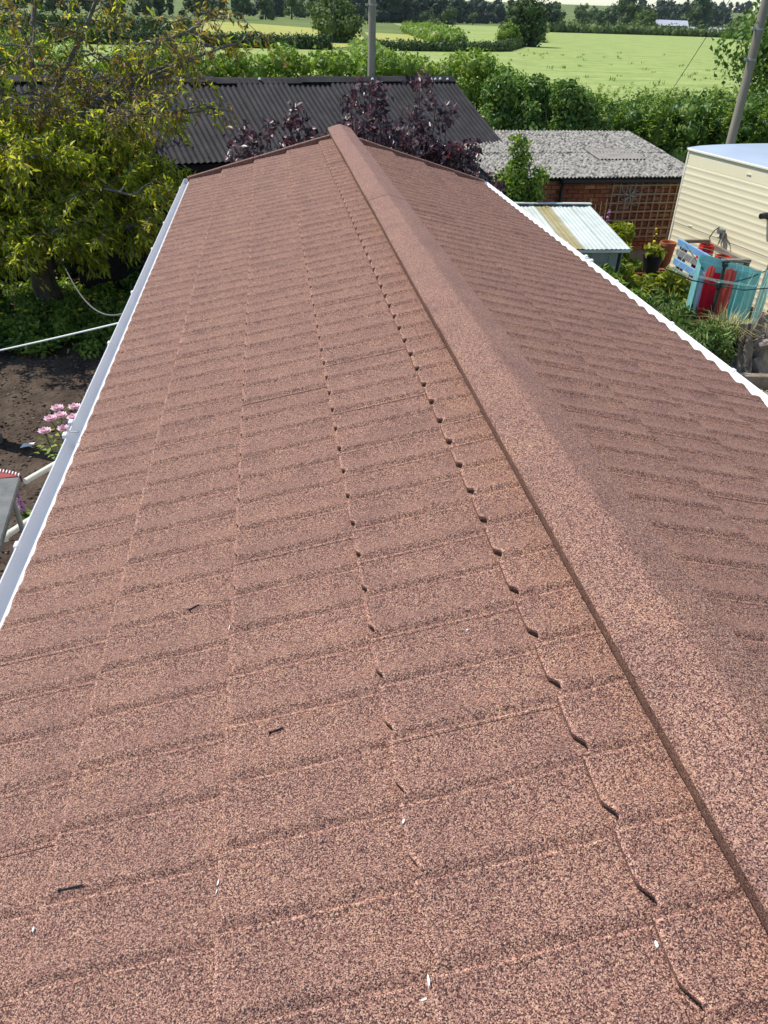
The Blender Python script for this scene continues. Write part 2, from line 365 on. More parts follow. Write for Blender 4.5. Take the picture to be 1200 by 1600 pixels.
# ================================================================== SETTING
def rise(x, y):
    r = hypot(x, y); t = min(1, max(0, (r - 900) / 1900)); return 46 * t * t * (3 - 2 * t)
xs = np.concatenate([np.linspace(-5200, -700, 16), np.linspace(-500, -60, 8), np.linspace(-40, 60, 11), np.linspace(100, 900, 14), np.linspace(1100, 5200, 18)])
ys = np.concatenate([np.linspace(-400, -40, 5), np.linspace(-20, 60, 9), np.linspace(100, 900, 12), np.linspace(1000, 3000, 21), np.linspace(3400, 7000, 8)])
struct(obj('ground', MB().grid([[(x, y, rise(x, y)) for x in xs] for y in ys]), M['meadow'], smooth=True))
def sheet(name, pts, z, mat):
    return struct(obj(name, MB().add([(x, y, z) for x, y in pts], [tuple(range(len(pts)))]), mat))
sheet('crop_field', [(8.6, 33.5), (40, 31), (130, 34), (280, 300), (264, 443), (190, 428), (118, 395), (70, 240), (50, 166), (37, 138), (14, 122), (10.5, 70)], .05, M['crop'])
sheet('crop_field', [(-90, 124), (10, 127), (18, 150), (27, 262), (-10, 345), (-110, 345)], .05, M['crop_yellow'])
sheet('crop_field', [(-60, 32.5), (7, 33.4), (9.5, 70), (12.5, 121), (-60, 113)], .05, M['crop'])
sheet('crop_field', [(17, 129), (36, 143), (35, 166), (40, 235), (28, 250)], .05, M['crop_yellow'])
sheet('crop_field', [(45, 250), (40, 170), (49, 172), (70, 245), (118, 398), (180, 500), (190, 640), (80, 560), (50, 300)], .05, M['crop_pale'])
def rough_sheet(name, x0, x1, y0, y1, n, m_, z, amp, mat, seed):
    g = np.random.default_rng(seed); h = g.random((m_, n)); h = (h + np.roll(h, 1, 0) + np.roll(h, 1, 1) + np.roll(h, -1, 0)) / 4
    X = np.linspace(x0, x1, n); Yv = np.linspace(y0, y1, m_)
    return struct(obj(name, MB().grid([[(X[j], Yv[i], z + amp * (h[i, j] - .5)) for j in range(n)] for i in range(m_)]), mat, smooth=True, angle=80))
rough_sheet('soil_ground', -9, 1.0, -3, 27.5, 120, 240, .03, .05, M['soil'], 1)
rough_sheet('gravel_ground', 1.05, 16, -3, 27.5, 120, 240, .03, .03, M['gravel'], 2)

# ================================================================== THE HOUSE AND ITS TILED ROOF
PH, XR = 0.2779, 0.7912
ZF = CAM_Z - 1.1211            # apex of the plane through the tile noses
ZA = ZF - 0.030                # apex of the batten plane
S1, CO, PT = 0.2446, 0.368, 0.1585
YE, Y0 = 9.29, -1.45
NC = 5
house = thing('bungalow', 'low house seen from above under a pinkish brown stone chip tiled roof', 'house', (XR, 4, 0))
TILT, AN, AH = 0.024, 0.0210, 0.0165
prof = [(0, .36), (.004, .47), (.008, .45), (.011, .35), (.013, .37), (.0215, .88), (.029, 1.0), (.040, .96), (.058, .63), (.076, .30), (.092, .11), (.108, .06), (.126, .12), (.144, .25), (PT, .36)]
def tile_mesh(length, head, side):
    rows = []
    for s in (-head, length * .3, length * .62, length - .030, length - .010, length - .002):
        t = (s + (CO - length)) / CO; a = AH + (AN - AH) * max(0, t)
        dz = {length - .010: -.0008, length - .002: -.0035}.get(s, 0)
        rows.append([(s - (.016 * max(0, (f - .40) / .60) if s > length - .02 else 0), u, TILT * t + a * f + dz) for u, f in prof])
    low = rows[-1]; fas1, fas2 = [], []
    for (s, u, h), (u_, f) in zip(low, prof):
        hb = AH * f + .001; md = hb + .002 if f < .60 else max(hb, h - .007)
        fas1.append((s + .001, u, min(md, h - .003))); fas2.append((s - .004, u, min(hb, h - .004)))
    mb = MB()
    P = np.array(rows); Q = np.array([low, fas1, fas2]); nP = (len(rows) - 1) * (len(prof) - 1)
    if side < 0: P = P * [-1, 1, 1]; Q = Q * [-1, 1, 1]
    if side < 0: P = P[:, ::-1]; Q = Q[:, ::-1]
    P = P[:, ::-1]; Q = Q[:, ::-1]
    mb.grid(P); mb.grid(Q)
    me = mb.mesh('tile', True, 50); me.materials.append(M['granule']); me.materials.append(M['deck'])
    me.materials.append(M['granule_bead_lit']); me.materials.append(M['granule_nose']); np_ = len(prof) - 1; order = list(range(np_)) if side < 0 else list(range(np_ - 1, -1, -1))
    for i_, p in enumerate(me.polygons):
        if i_ >= nP + np_: p.material_index = 1  # dark faces below the nose paint the shade of the opening
        elif i_ < nP and order[i_ % np_] == 1: p.material_index = 2  # bead strip, highlight painted by the paler chips
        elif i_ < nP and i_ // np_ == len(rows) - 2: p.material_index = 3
    return me
TM = {(sd, k): tile_mesh(*( (S1 - .02, 0.0) if k else (CO, .035)), sd) for sd in (-1, 1) for k in (0, 1)}
# roof deck (one part), everything of the roof hangs below it
roof_w = S1 + 4 * CO
mb = MB()
xe = roof_w * cos(PH); ze = roof_w * sin(PH)
e0 = .02
mb.add([(XR, Y0, ZA - e0), (XR - xe, Y0, ZA - ze - e0), (XR - xe, YE, ZA - ze - e0), (XR, YE, ZA - e0), (XR + xe, Y0, ZA - ze - e0), (XR + xe, YE, ZA - ze - e0),
        (XR, Y0, ZA - .06), (XR - xe, Y0, ZA - ze - .06), (XR - xe, YE, ZA - ze - .06), (XR, YE, ZA - .06), (XR + xe, Y0, ZA - ze - .06), (XR + xe, YE, ZA - ze - .06)],
       [(0, 3, 2, 1), (0, 4, 5, 3), (6, 7, 8, 9), (6, 9, 11, 10), (1, 2, 8, 7), (4, 10, 11, 5), (0, 1, 7, 6), (0, 6, 10, 4), (2, 3, 9, 8), (3, 5, 11, 9)])
roof = put(house, 'roof', mb, M['deck'])
Rm = {1: Matrix.Rotation(PH, 4, 'Y'), -1: Matrix.Rotation(-PH, 4, 'Y')}
cands = []
for sd in (-1, 1):
    for c in range(NC):
        s0 = 0.02 if c == 0 else S1 + (c - 1) * CO
        k0 = int(math.floor((Y0 - 2.815) / PT)) + 1; k1 = int(math.floor((YE - 2.815) / PT))
        for k in range(k0, k1 + 1):
            y = 2.815 + k * PT + (0.004 * ((c * 7) % 3 - 1))
            smid = s0 + (.5 * CO if c else .12)
            ctr = Vector((XR + sd * smid * cos(PH), y + PT / 2, ZA - smid * sin(PH)))
            v = ctr - Vector((0, 0, CAM_Z)); nrm = Vector((sd * sin(PH), 0, cos(PH)))
            f = v.dot(fw); a_, b_ = v.dot(r2) / max(f, .01), v.dot(u2) / max(f, .01)
            vis = f > .2 and abs(a_) < .56 and abs(b_) < .74
            area = (CO if c else .12) * PT * max(0.02, -v.normalized().dot(nrm)) / max(f, .2) ** 2 if vis else 0
            cands.append((area, sd, c, s0, y))
cands.sort(key=lambda q: -q[0])
rest = {-1: ([], [], [0]), 1: ([], [], [0])}; rest_mi = {-1: [], 1: []}
for i, (area, sd, c, s0, y) in enumerate(cands):
    me = TM[(sd, 1 if c == 0 else 0)]
    base = Vector((XR + sd * s0 * cos(PH), y, ZA - s0 * sin(PH)))
    pr_ = random.Random(int(sd * 1000 + c * 100 + math.floor(y / (8 * PT) + .37 * c))); lift = pr_.uniform(-.0015, .0015) + random.uniform(-.0006, .0006); tl = pr_.uniform(-.003, .003) + random.uniform(-.004, .004)
    if sd < 0 and c == 4 and abs(y - 1.72) < PT * .5: lift += .0008
    mw = Matrix.Translation(base + Vector((0, 0, lift))) @ Rm[sd] @ Matrix.Rotation(tl, 4, 'X') @ Matrix.Rotation(random.uniform(-.0012, .0012), 4, 'Z')
    if i < 300:
        o = bpy.data.objects.new('roof_tile', me); C.objects.link(o); o.parent = roof; o.matrix_local = mw
    else:
        co = np.empty(len(me.vertices) * 3); me.vertices.foreach_get('co', co); co = co.reshape(-1, 3)
        R3 = np.array(mw.to_3x3()); V, F, n = rest[sd]
        V.append(co @ R3.T + np.array(mw.translation)); F.extend([tuple(j + n[0] for j in p.vertices) for p in me.polygons]); n[0] += len(co); rest_mi[sd].extend([p.material_index for p in me.polygons])
for sd in (-1, 1):
    V, F, n = rest[sd]; mb = MB(); mb.v = [tuple(q) for q in np.concatenate(V)]; mb.f = F
    o = obj('roof_tiles', mb, M['granule'], roof, smooth=True, angle=50); o['kind'] = 'stuff'
    o.data.materials.append(M['deck']); o.data.materials.append(M['granule_bead_lit']); o.data.materials.append(M['granule_nose']); o.data.polygons.foreach_set('material_index', rest_mi[sd])
# ridge capping in overlapping lengths
zc = ZF + .099; hw = .129; joints = [Y0, 1.05 - .6, 3.0, 5.5, 7.6, YE + .045]
for i in range(5):
    a, b = joints[i] - .02, joints[i + 1] + .03; dz = .0016 * (i % 2); mb = MB()
    dr_ = hw * tan(PH)
    pr = [(-hw + .026, -dr_ - .078), (-hw + .006, -dr_ - .038), (-hw - .002, -dr_ - .008), (-hw + .003, -dr_ - .001), (-hw * .5, -dr_ * .5 + .001), (-.012, -.0025), (0, 0), (.012, -.0025), (hw * .5, -dr_ * .5 + .001), (hw - .003, -dr_ - .001), (hw + .002, -dr_ - .008), (hw - .006, -dr_ - .038), (hw - .026, -dr_ - .078)]
    ny = max(2, int((b - a) / .35)); P = []
    for q in range(ny + 1):
        y = a + (b - a) * q / ny; wv = .0016 * sin(y * 2.3 + i); P.append([(XR + x + wv, y, zc + z + dz + .001 * sin(y * 5.1)) for x, z in pr])
    mb.grid(P)
    for row, rev in ((P[0], 0), (P[-1], 1)):
        o = len(mb.v); mb.v.extend(row); f = tuple(o + j for j in range(len(row))); mb.f.append(f[::-1] if rev else f)
    obj('ridge_cap', mb, M['granule_cap'], roof, smooth=True, angle=28)
for sd in (-1, 1):
    mb = MB().box((XR + sd * (hw - .062), (Y0 + YE) / 2, zc - hw * tan(PH) - .048), (.02, YE - Y0 - .01, .05)); obj('ridge_shade_strip', mb, M['ridge_shade'], roof)  # added strip, dark colour painting the shade under the cap edge
# verge trims on the far gable, one length per course so that each step shows
for sd in (-1, 1):
    for c in range(NC):
        sa = .10 if c == 0 else S1 + (c - 1) * CO - .004; sb = S1 + c * CO + (.02 if c == NC - 1 else 0)
        mb = MB(); D = Vector((sd * cos(PH), 0, -sin(PH))); Nn = Vector((sd * sin(PH), 0, cos(PH))); O = Vector((XR, YE, ZA))
        pr = [(0, .0), (0, .052), (.006, .058), (.040, .058), (.046, .052), (.046, -.10), (.04, -.10)]
        P = [[O + D * s + Vector((0, y, 0)) + Nn * (h + (.0015 * (c % 2) if h > .04 else 0)) for y, h in pr] for s in (sa, sb)]
        mb.grid([[tuple(q) for q in r] for r in P]); obj('verge_trim', mb, M['granule_cap'], roof)
# eaves trays, gutters, brackets, fascias
for sd in (-1, 1):
    ex, ez = XR + sd * xe, ZA - ze
    P = [[(ex + sd * dx, y, ez + dz) for dx, dz in ((-.08, .018), (.0, .004), (.026, .000), (.031, -.006), (.031, -.03))] for y in (Y0, YE)]
    obj('eaves_tray', MB().grid(P), M['tray'], roof)
    GW = .84
    g = put(house, 'gutter', MB().grid([[(ex + sd * dx * GW, y, ez + .05 + dz) for dx, dz in ((.004, -0.052), (.003, -0.060), (.012, -0.071), (.035, -0.076), (.058, -0.072), (.072, -0.058), (.076, -0.030), (.078, -0.022), (.083, -0.020), (.086, -0.025), (.084, -0.033), (.079, -0.034), (.079, -0.061), (.062, -0.075), (.036, -0.079), (.010, -0.074), (-.001, -0.063), (-.002, -0.052), (.004, -0.052))] for y in (Y0 - .05, YE + .03)]), M['upvc'], smooth=True, angle=40)
    for y in (Y0 - .05, YE + .03):
        obj('stop_end', MB().box((ex + sd * .04 * GW, y, ez + .05 - .062), (.086 * GW, .006, .085)), M['upvc'], g)
    brs = [8.80, 7.21, 6.33, 5.22, 4.29, 2.33, 1.5, .6, -.4] if sd < 0 else [8.7, 7.6, 6.51, 5.4, 4.48, 3.71, 2.6, 1.5, .4]
    for y in brs:
        b = MB().bevbox((ex + sd * .083 * GW, y, ez + .05 - .026), (.016, .034, .022), .003)
        b.grid([[(ex + sd * dx * GW, yy, ez + .05 + dz) for dx, dz in ((.083, -0.030), (.083, -0.062), (.064, -0.078), (.036, -0.081), (.008, -0.076), (-.004, -0.065), (-.005, -0.060))] for yy in (y - .012, y + .012)])
        obj('gutter_bracket', b, M['upvc'], g)
    ju = (3.215,) if sd < 0 else (6.0,)
    for y in ju:
        b = MB().grid([[(ex + sd * dx * GW, yy, ez + .05 + dz) for dx, dz in ((.090, -0.014), (.088, -0.030), (.087, -0.062), (.066, -0.079), (.036, -0.083), (.005, -0.078), (-.008, -0.066), (-.009, -0.057))] for yy in (y - .07, y + .07)])
        for q in (-.062, .062): b.bevbox((ex + sd * .087 * GW, y + q, ez + .05 - .018), (.022, .034, .024), .004)
        u_ = obj('gutter_union', b, M['upvc'], g)
        obj('clip', MB().tube([(ex + sd * .088 * GW, y - .02, ez + .05 - .010), (ex + sd * .05, y - .055, ez + .05 - .004), (ex + sd * .012, y - .075, ez + .054)], .003, 6), M['steel'], u_)
    put(house, 'fascia_board', MB().box((ex - sd * .022, (Y0 + YE) / 2, ez - .115), (.018, YE - Y0 - .02, .15)), M['upvc'])
put(house, 'wall', MB().box((XR, (Y0 + YE) / 2 - .06, 1.35), (xe * 2 - .34, YE - Y0 - .34, 2.5)), M['housewall'])
M['glass'] = plain('window_glass', (.05, .06, .065), .1, rough=.08, spec=.6)
for sd in (-1, 1):
    wx = XR + sd * (xe - .17)
    for yw in (1.2, 4.2, 7.2):
        wn = put(house, 'window', MB().bevbox((wx + sd * .012, yw, 1.55), (.05, 1.24, 1.04), .008), M['upvc'])
        for q in (-.29, .29): obj('pane', MB().box((wx + sd * .030, yw + q, 1.55), (.022, .50, .86)), M['glass'], wn)
        obj('sill', MB().bevbox((wx + sd * .05, yw, 1.01), (.12, 1.34, .035), .006), M['upvc'], wn)
mb = MB(); yy = YE - .22
mb.add([(XR - xe + .2, yy, 2.595), (XR + xe - .2, yy, 2.595), (XR, yy, ZA - .075), (XR - xe + .2, yy + .02, 2.595), (XR + xe - .2, yy + .02, 2.595), (XR, yy + .02, ZA - .075)], [(0, 1, 2), (3, 5, 4), (0, 3, 4, 1), (1, 4, 5, 2), (2, 5, 3, 0)])
put(house, 'gable', mb, M['housewall'])
def tile_h(x, y):
    s = (XR - x) / cos(PH); t = s - S1
    if t < 0: q = (s - .02 + CO - S1 + .02) / CO
    else: q = (t % CO) / CO
    u = (y - 2.815) % PT; return TILT * q + (AH + (AN - AH) * q) * float(np.interp(u, [a for a, b in prof], [b for a, b in prof]))
# bare chips on tile edges
def roofpt(x, y, h=.03):
    s = (XR - x) / cos(PH); return Vector((x, y, ZA - s * sin(PH))) + Vector((-sin(PH), 0, cos(PH))) * h
for (x, y, l, wd, a) in [(.207, .89, .016, .007, 1.2), (-.148, .87, .022, .006, 1.3), (-.150, .853, .016, .003, 1.4), (-.505, .877, .016, .007, 1.5), (.552, .577, .020, .009, 1.5), (.204, .600, .028, .006, 1.6), (.188, .586, .018, .005, .1), (.203, 2.35, .008, .006, 0), (-.16, 1.62, .03, .004, 1.4), (.43, 1.36, .008, .007, 0)]:
    mb = MB(); k = 7; c = roofpt(x, y, tile_h(x, y) + .0022)
    ring = []
    for j in range(k):
        g = 2 * pi * j / k; rr = random.uniform(.6, 1.1); dx, dy = cos(g) * l * .36 * rr, sin(g) * wd * .36 * rr
        ring.append(c + Matrix.Rotation(-PH, 3, 'Y') @ Vector((dx * cos(a) - dy * sin(a), dx * sin(a) + dy * cos(a), 0)))
    mb.add(ring + [q - Vector((0, 0, .012)) for q in ring], [tuple(range(k))] + [(j, j + k, (j + 1) % k + k, (j + 1) % k) for j in range(k)])
    obj('chipped_edge', mb, M['chip'], roof)
# loose screws lying on the roof
for i, (x, y, l, a, lab) in enumerate([(-.256, 1.729, .030, .35, 'small dark screw on the roof nearest the white left gutter bracket'), (-.032, 1.205, .032, .1, 'small dark screw lying in the middle of the left roof slope'),
                                 (-.436, .935, .050, -.05, 'longest dark screw lying near the bottom left corner of the roof')]):
    c = roofpt(x, y, tile_h(x, y) + .0035); d = Matrix.Rotation(-PH, 3, 'Y') @ Vector((cos(a), sin(a), 0)); t = thing('screw', lab, 'screw', c, 'screws lying loose on the roof')
    s = MB(); n = 26; pts, rs = [], []
    for j in range(n): pts.append(d * (l * (j / (n - 1) - .5))); rs.append((.0020 if j % 2 else .0015) if j < n - 3 else .0022 * (n - 1 - j) / 3 + .0004)
    s.tube(pts, rs, 6); obj('shank', s, M['screw'], t); obj('head', MB().tube([d * (-l * .5 - .003), d * (-l * .5 + .001)], [.0042, .0034], 6), M['screw'], t)

# ================================================================== OUTBUILDINGS
def corr(O, e, le, g, period, amp, phase=0.0, rows=2, sag=0.0, thick=.006, n=6):
    """corrugated sheet: O corner, e unit vector across, le width, g vector up the slope"""
    O, e, g = Vector(O), Vector(e).normalized(), Vector(g); nr = e.cross(g).normalized()
    if nr.z < 0: nr = -nr
    k = max(8, int(le / period * n)); P = []
    for i in range(rows):
        t = i / (rows - 1); row = []
        for j in range(k + 1):
            a = le * j / k; h = amp * cos(2 * pi * (a + phase) / period) - sag * sin(pi * t)
            row.append(tuple(O + e * a + g * t + nr * h))
        P.append(row)
    return MB().grid(P, tuple(-nr * thick))

# ---- black corrugated shed behind the house
bs = thing('corrugated_shed', 'long shed with black corrugated pitched roof behind the house', 'shed', (0, 17, 0))
e = Vector((-.94, -.342, 0)); g2 = Vector((-.342 * 2.28, .94 * 2.28, 1.07)); O = Vector((4.72, 16.3, 2.13))
for k in range(9):
    o = O + e * (k * .96) - Vector((0, 0, .004 * (k % 2)))
    put(bs, 'roof_sheet', corr(o + e * -.03, e, 1.0, g2 + Vector((0, 0, random.uniform(-.02, .02))), .105, .013, rows=5, sag=.02), M['black_sheet'], smooth=True, angle=60)
gb = Vector((-.342 * 2.28, .94 * 2.28, -1.07))
for k in range(9):
    o = O + g2 + e * (k * .96)
    put(bs, 'roof_sheet', corr(o + e * -.03, e, 1.0, gb, .105, .013), M['black_sheet'], smooth=True, angle=60)
for k in range(5):
    a = O + g2 + e * (k * 1.75 - .05) + Vector((0, 0, .035 + .012 * (k % 2) - .03 * sin(k * .8))); b = a + e * 1.8
    gn = Vector((-.342, .94, 0))
    put(bs, 'ridge_capping', MB().extrude([tuple(gn * -.17 + Vector((0, 0, -.075))), tuple(gn * -.05 + Vector((0, 0, -.006))), (0, 0, .012), tuple(gn * .05 + Vector((0, 0, -.006))), tuple(gn * .17 + Vector((0, 0, -.075)))], a, b), M['black_sheet'])
for k, t in enumerate((.12, .30, .42, .52, 1.9, 4.3, 5.9)):
    p = O + g2 + e * t + Vector((.01, -.12, -.005 if k != 1 else .0)); put(bs, 'roof_screw', MB().lathe([(.03, -.01), (.026, .015), (0.004, .028)], p, 8), M['chip'])
for sgn in (0, 1):
    w0 = O + e * .12 + Vector((-.342, .94, 0)) * (.15 + sgn * 4.2); w1 = w0 + e * 8.3
    for k in range(12):
        a = w0 + e * (8.3 * k / 12) ; put(bs, 'wall_board', MB().box((a + e * .345) + Vector((0, 0, 1.04 - 2.13)), (.685, .03 + .006 * (k % 2), 2.08), Matrix.Rotation(atan2(-e.y, -e.x), 3, 'Z')), M['blackwood'])
mb = MB(); gn = Vector((-.342, .94, 0)); a = O + e * .12 + gn * .15; b = a + gn * 4.2; c_ = (a + b) / 2
for q in (0, .04):
    mb.add([(p + e * q)[:] for p in (Vector((a.x, a.y, 0)), Vector((b.x, b.y, 0)), Vector((b.x, b.y, 2.14)), Vector((c_.x, c_.y, 3.12)), Vector((a.x, a.y, 2.14)))], [(0, 1, 2, 3, 4)])
mb.f += [(0, 5, 6, 1), (1, 6, 7, 2), (2, 7, 8, 3), (3, 8, 9, 4), (4, 9, 5, 0)]
put(bs, 'gable', mb, M['blackwood'])

# ---- brick outhouse with lichen-grey cement sheet roof
bo = thing('brick_outhouse', 'low red brick outhouse with mottled grey corrugated cement roof', 'outhouse', (6, 15.5, 0))
e = Vector((.9945, .1045, 0)); d = Vector((-.1045, .9945, 0)); B0 = Vector((3.9, 14.15, 0)); RZ = Matrix.Rotation(atan2(e.y, e.x), 3, 'Z')
wl = 4.25
for r in range(2):
    for k in range(4):
        o = B0 + e * (k * 1.07) + d * (r * 1.52) + Vector((0, 0, 1.95 + r * .182 + .014 * r)); gg = d * 1.62 + Vector((0, 0, .195))
        cl = (r == 0 and False)
        put(bo, 'roof_sheet', corr(o + e * -.02, e, 1.1, gg, .076, .013, rows=3, thick=.01), M['asbestos'], smooth=True, angle=60)
o = B0 + e * 2.55 + d * 1.05 + Vector((0, 0, 1.95 + .126 + .018)); pt = put(bo, 'roof_sheet', corr(o, e, 1.05, d * .75 + Vector((0, 0, .09)), .076, .010, rows=2, thick=.008), M['asbestos_clean'], smooth=True, angle=60)
pt['label'] = 'smoother brown grey patch sheet'
w0 = B0 + e * .1 + d * .16
put(bo, 'wall_core', MB().box(w0 + e * (wl / 2 - .1) + d * 1.45 + Vector((0, 0, .93)), (wl - .22, 2.86, 1.86), RZ), M['mortar'])
bm_ = MB().bevbox((0, 0, 0), (.212, .03, .064), .004).mesh('brick'); bm_.materials.append(M['brick'])
nb = 0
for r in range(24, -1, -1):
    off = 0 if r % 2 else .11
    for k in range(18):
        if nb >= 300: break
        x = .11 + off + k * .2225
        if x > wl - .30: break
        p = w0 + e * x + d * (-.002 + random.uniform(-.003, .003)) + Vector((0, 0, .04 + r * .0745))
        ob = bpy.data.objects.new('brick', bm_); C.objects.link(ob); ob.parent = bo; ob.location = p - bo.location; ob.rotation_euler = (0, 0, atan2(e.y, e.x)); nb += 1
ga = B0 + e * 1.36 + d * .02 + Vector((0, 0, 1.905)); gbb = B0 + e * (wl + .0) + d * .02 + Vector((0, 0, 1.89))
gg = put(bo, 'gutter', MB().extrude([(0, -.05, .0), (0, -.048, -.04), (0, -.01, -.062), (0, .03, -.05), (0, .045, .0), (0, .04, .0), (0, .03, -.045), (0, -.01, -.055), (0, -.042, -.035), (0, -.045, 0)], ga, gbb, True), M['gutter_black'])
put(bo, 'fascia', MB().box((ga + gbb) / 2 + d * .11 + Vector((0, 0, -.03)), (wl - 1.36, .03, .11), RZ), M['gutter_black'])
dp = ga + e * .03; put(bo, 'downpipe', MB().tube([dp + Vector((0, 0, -.04)), dp + d * .05 + Vector((0, 0, -.12)), dp + d * .06 + Vector((0, 0, -.2)), Vector((dp.x, dp.y, .05)) + d * .06], .034, 8), M['gutter_black'], smooth=True)

# ---- trellis panel and wire flower on the outhouse wall
tr = thing('trellis', 'brown square lattice trellis panel against the brick outhouse wall', 'trellis', (7.2, 14.3, 1.0))
T0 = w0 + e * 2.30 + d * -.07
for k in range(11):
    put(tr, 'upright_lath', MB().box(T0 + e * (.03 + k * .148) + Vector((0, 0, 1.33)), (.024, .014, 1.02), RZ), M['trellis'])
for k in range(7):
    put(tr, 'cross_lath', MB().box(T0 + e * .78 + d * -.015 + Vector((0, 0, .86 + k * .155)), (1.56, .013, .024), RZ), M['trellis'])
fo = thing('wire_flower', 'silver wire flower ornament hanging on the brown trellis', 'ornament', T0 + e * .38 + d * -.05 + Vector((0, 0, 1.62)))
for k in range(6):
    a = k * pi / 3 + .3
    for q in (1, .72, .45):
        pts = []
        for j in range(13):
            t = 2 * pi * j / 12; r_ = .115 * q; x = .115 * q + .02 - r_ * cos(t); y = r_ * .52 * sin(t); pts.append(e * (x * cos(a) - y * sin(a)) + Vector((0, 0, x * sin(a) + y * cos(a))))
        if q == 1: petal = obj('petal', MB().tube(pts, .0045, 5), M['steel'], fo)
        else: obj('petal_vein', MB().tube(pts, .003, 4), M['steel'], petal)
obj('centre', MB().lathe([(.001, -.02), (.028, -.01), (.03, .005), (.001, .02)], (0, 0, 0), 10), M['steel'], fo)

# ---- cream static caravan
cv = thing('static_caravan', 'cream static caravan with ribbed side and pale grey roof at right', 'caravan', (9.2, 10, 0))
A0 = Vector((7.30, 13.85, 0)); e = Vector((.166, -.986, 0)); wd = Vector((.986, .166, 0)); CL, CW = 9.5, 3.0; RZ = Matrix.Rotation(atan2(e.y, e.x), 3, 'Z')
def ribwall(z0, z1, off):
    P = []; n = int((z1 - z0) / .0131)
    for i in range(n + 1):
        z = z0 + (z1 - z0) * i / n; ph_ = (z / .105) % 1; h = -.0045 * (max(0, sin(2 * pi * ph_)) ** .7) + off
        P.append([tuple(A0 + e * t + wd * h + Vector((0, 0, z))) for t in (0, 3, 6, CL)])
    return MB().grid(P[::-1], tuple(wd * .02))
put(cv, 'side_panel', ribwall(.50, 1.30, .0), M['cream'], smooth=True, angle=60)
put(cv, 'side_panel', ribwall(1.305, 2.26, -.008), M['cream'], smooth=True, angle=60)
put(cv, 'side_panel', MB().box(A0 + e * CL / 2 + wd * .012 + Vector((0, 0, 2.375)), (CL, .03, .22), RZ), M['cream'])
put(cv, 'cornice_trim', MB().bevbox(A0 + e * CL / 2 + wd * -.004 + Vector((0, 0, 2.50)), (CL + .06, .05, .04), .008, RZ), M['cream_trim'])
put(cv, 'corner_trim', MB().bevbox(A0 + e * .0 + wd * .01 + Vector((0, 0, 1.49)), (.05, .055, 1.98), .01, RZ), M['cream_trim'])
put(cv, 'end_wall', MB().box(A0 + e * .02 + wd * CW / 2 + Vector((0, 0, 1.5)), (.03, CW, 2.0), RZ), M['cream'])
P = []
for i in range(13):
    t = i / 12; P.append([tuple(A0 + e * s + wd * (-.02 + (CW + .04) * t) + Vector((0, 0, 2.523 + .055 * (1 - (2 * t - 1) ** 2) ** .6))) for s in (-.06, 3, 6, CL)])
put(cv, 'roof', MB().grid(P, (0, 0, -.02)), M['van_roof'], smooth=True, angle=50)
sk = put(cv, 'skirt', MB().box(A0 + e * CL / 2 + wd * .05 + Vector((0, 0, .26)), (CL - .04, .06, .50), RZ), M['mortar'])
bm2 = MB().bevbox((0, 0, 0), (.212, .03, .064), .004).mesh('brick'); bm2.materials.append(M['brick'])
for r in range(6):
    for k in range(13):
        p = A0 + e * (.12 + k * .2225 + (.11 if r % 2 else 0)) + wd * .012 + Vector((0, 0, .07 + r * .0745)); ob = bpy.data.objects.new('brick', bm2); C.objects.link(ob); ob.parent = sk
        ob.matrix_local = Matrix.Translation(p) @ RZ.to_4x4()
wlp = lambda t, z, off=0: A0 + e * t + wd * (-.01 - off) + Vector((0, 0, z))
lm = put(cv, 'wall_lamp', MB().bevbox(wlp(2.28, 1.87, .02), (.07, .05, .10), .01, RZ), M['black_plastic'])
q = wlp(2.28, 1.88, .06); obj('lamp_head', MB().tube([q, q - wd * .10 + Vector((0, 0, -.01))], [.05, .042], 12), M['black_plastic'], lm, smooth=True)
for t, z in ((1.6, 2.36), (2.9, 2.36), (.5, 1.33), (1.3, 1.33)): put(cv, 'rivet', MB().box(wlp(t, z, .004), (.10, .008, .012), RZ), M['cream_trim'])
for s in (0, 1):
    put(cv, 'rear_panel', MB().box(A0 + e * (CL / 2 if s else CL) + wd * (CW if s else CW / 2) + Vector((0, 0, 1.5)), (CL, .03, 2.0) if s else (.03, CW, 2.0), RZ), M['cream'])

# ---- small shed with translucent corrugated roof
ss = thing('garden_shed', 'small grey green shed with white and tan corrugated plastic roof', 'shed', (4.5, 12.2, 0))
X0, X1, YA, YB, ZA_, ZB_ = 3.30, 5.36, 11.28, 13.15, 1.45, 1.70
for x, wdt, mt_ in ((3.30, .60, 'poly'), (3.87, .55, 'poly'), (4.39, .26, 'poly_tan'), (4.62, .40, 'poly'), (4.99, .38, 'poly')):
    s_ = put(ss, 'roof_sheet', corr((x, YA, ZA_ + (.004 if mt_ == 'poly_tan' else 0) + .002 * (x > 4.9)), (1, 0, 0), wdt, (0, YB - YA, ZB_ - ZA_), .07, .0045, rows=2, thick=.003), M[mt_], smooth=True, angle=60)
    if mt_ == 'poly_tan': s_['label'] = 'yellowish tan sheet'
put(ss, 'top_flashing', MB().bevbox(((X0 + X1) / 2, YB + .01, ZB_ + .03), (X1 - X0 + .06, .09, .02), .005), M['poly'])
for k in range(8): put(ss, 'vent_slot', MB().box((X0 + .14 + k * .25, YB - .055, ZB_ + .014), (.18, .03, .014)), M['gutter_black'])
put(ss, 'front_rail', MB().bevbox(((X0 + X1) / 2, YA + .02, ZA_ - .035), (X1 - X0 + .02, .03, .04), .004), M['poly'])
for k in range(13): put(ss, 'wall_board', MB().box((X0 + .12 + k * .145, YA + .12 + .004 * (k % 2), .70), (.141, .02, 1.42)), M['shedwall'])
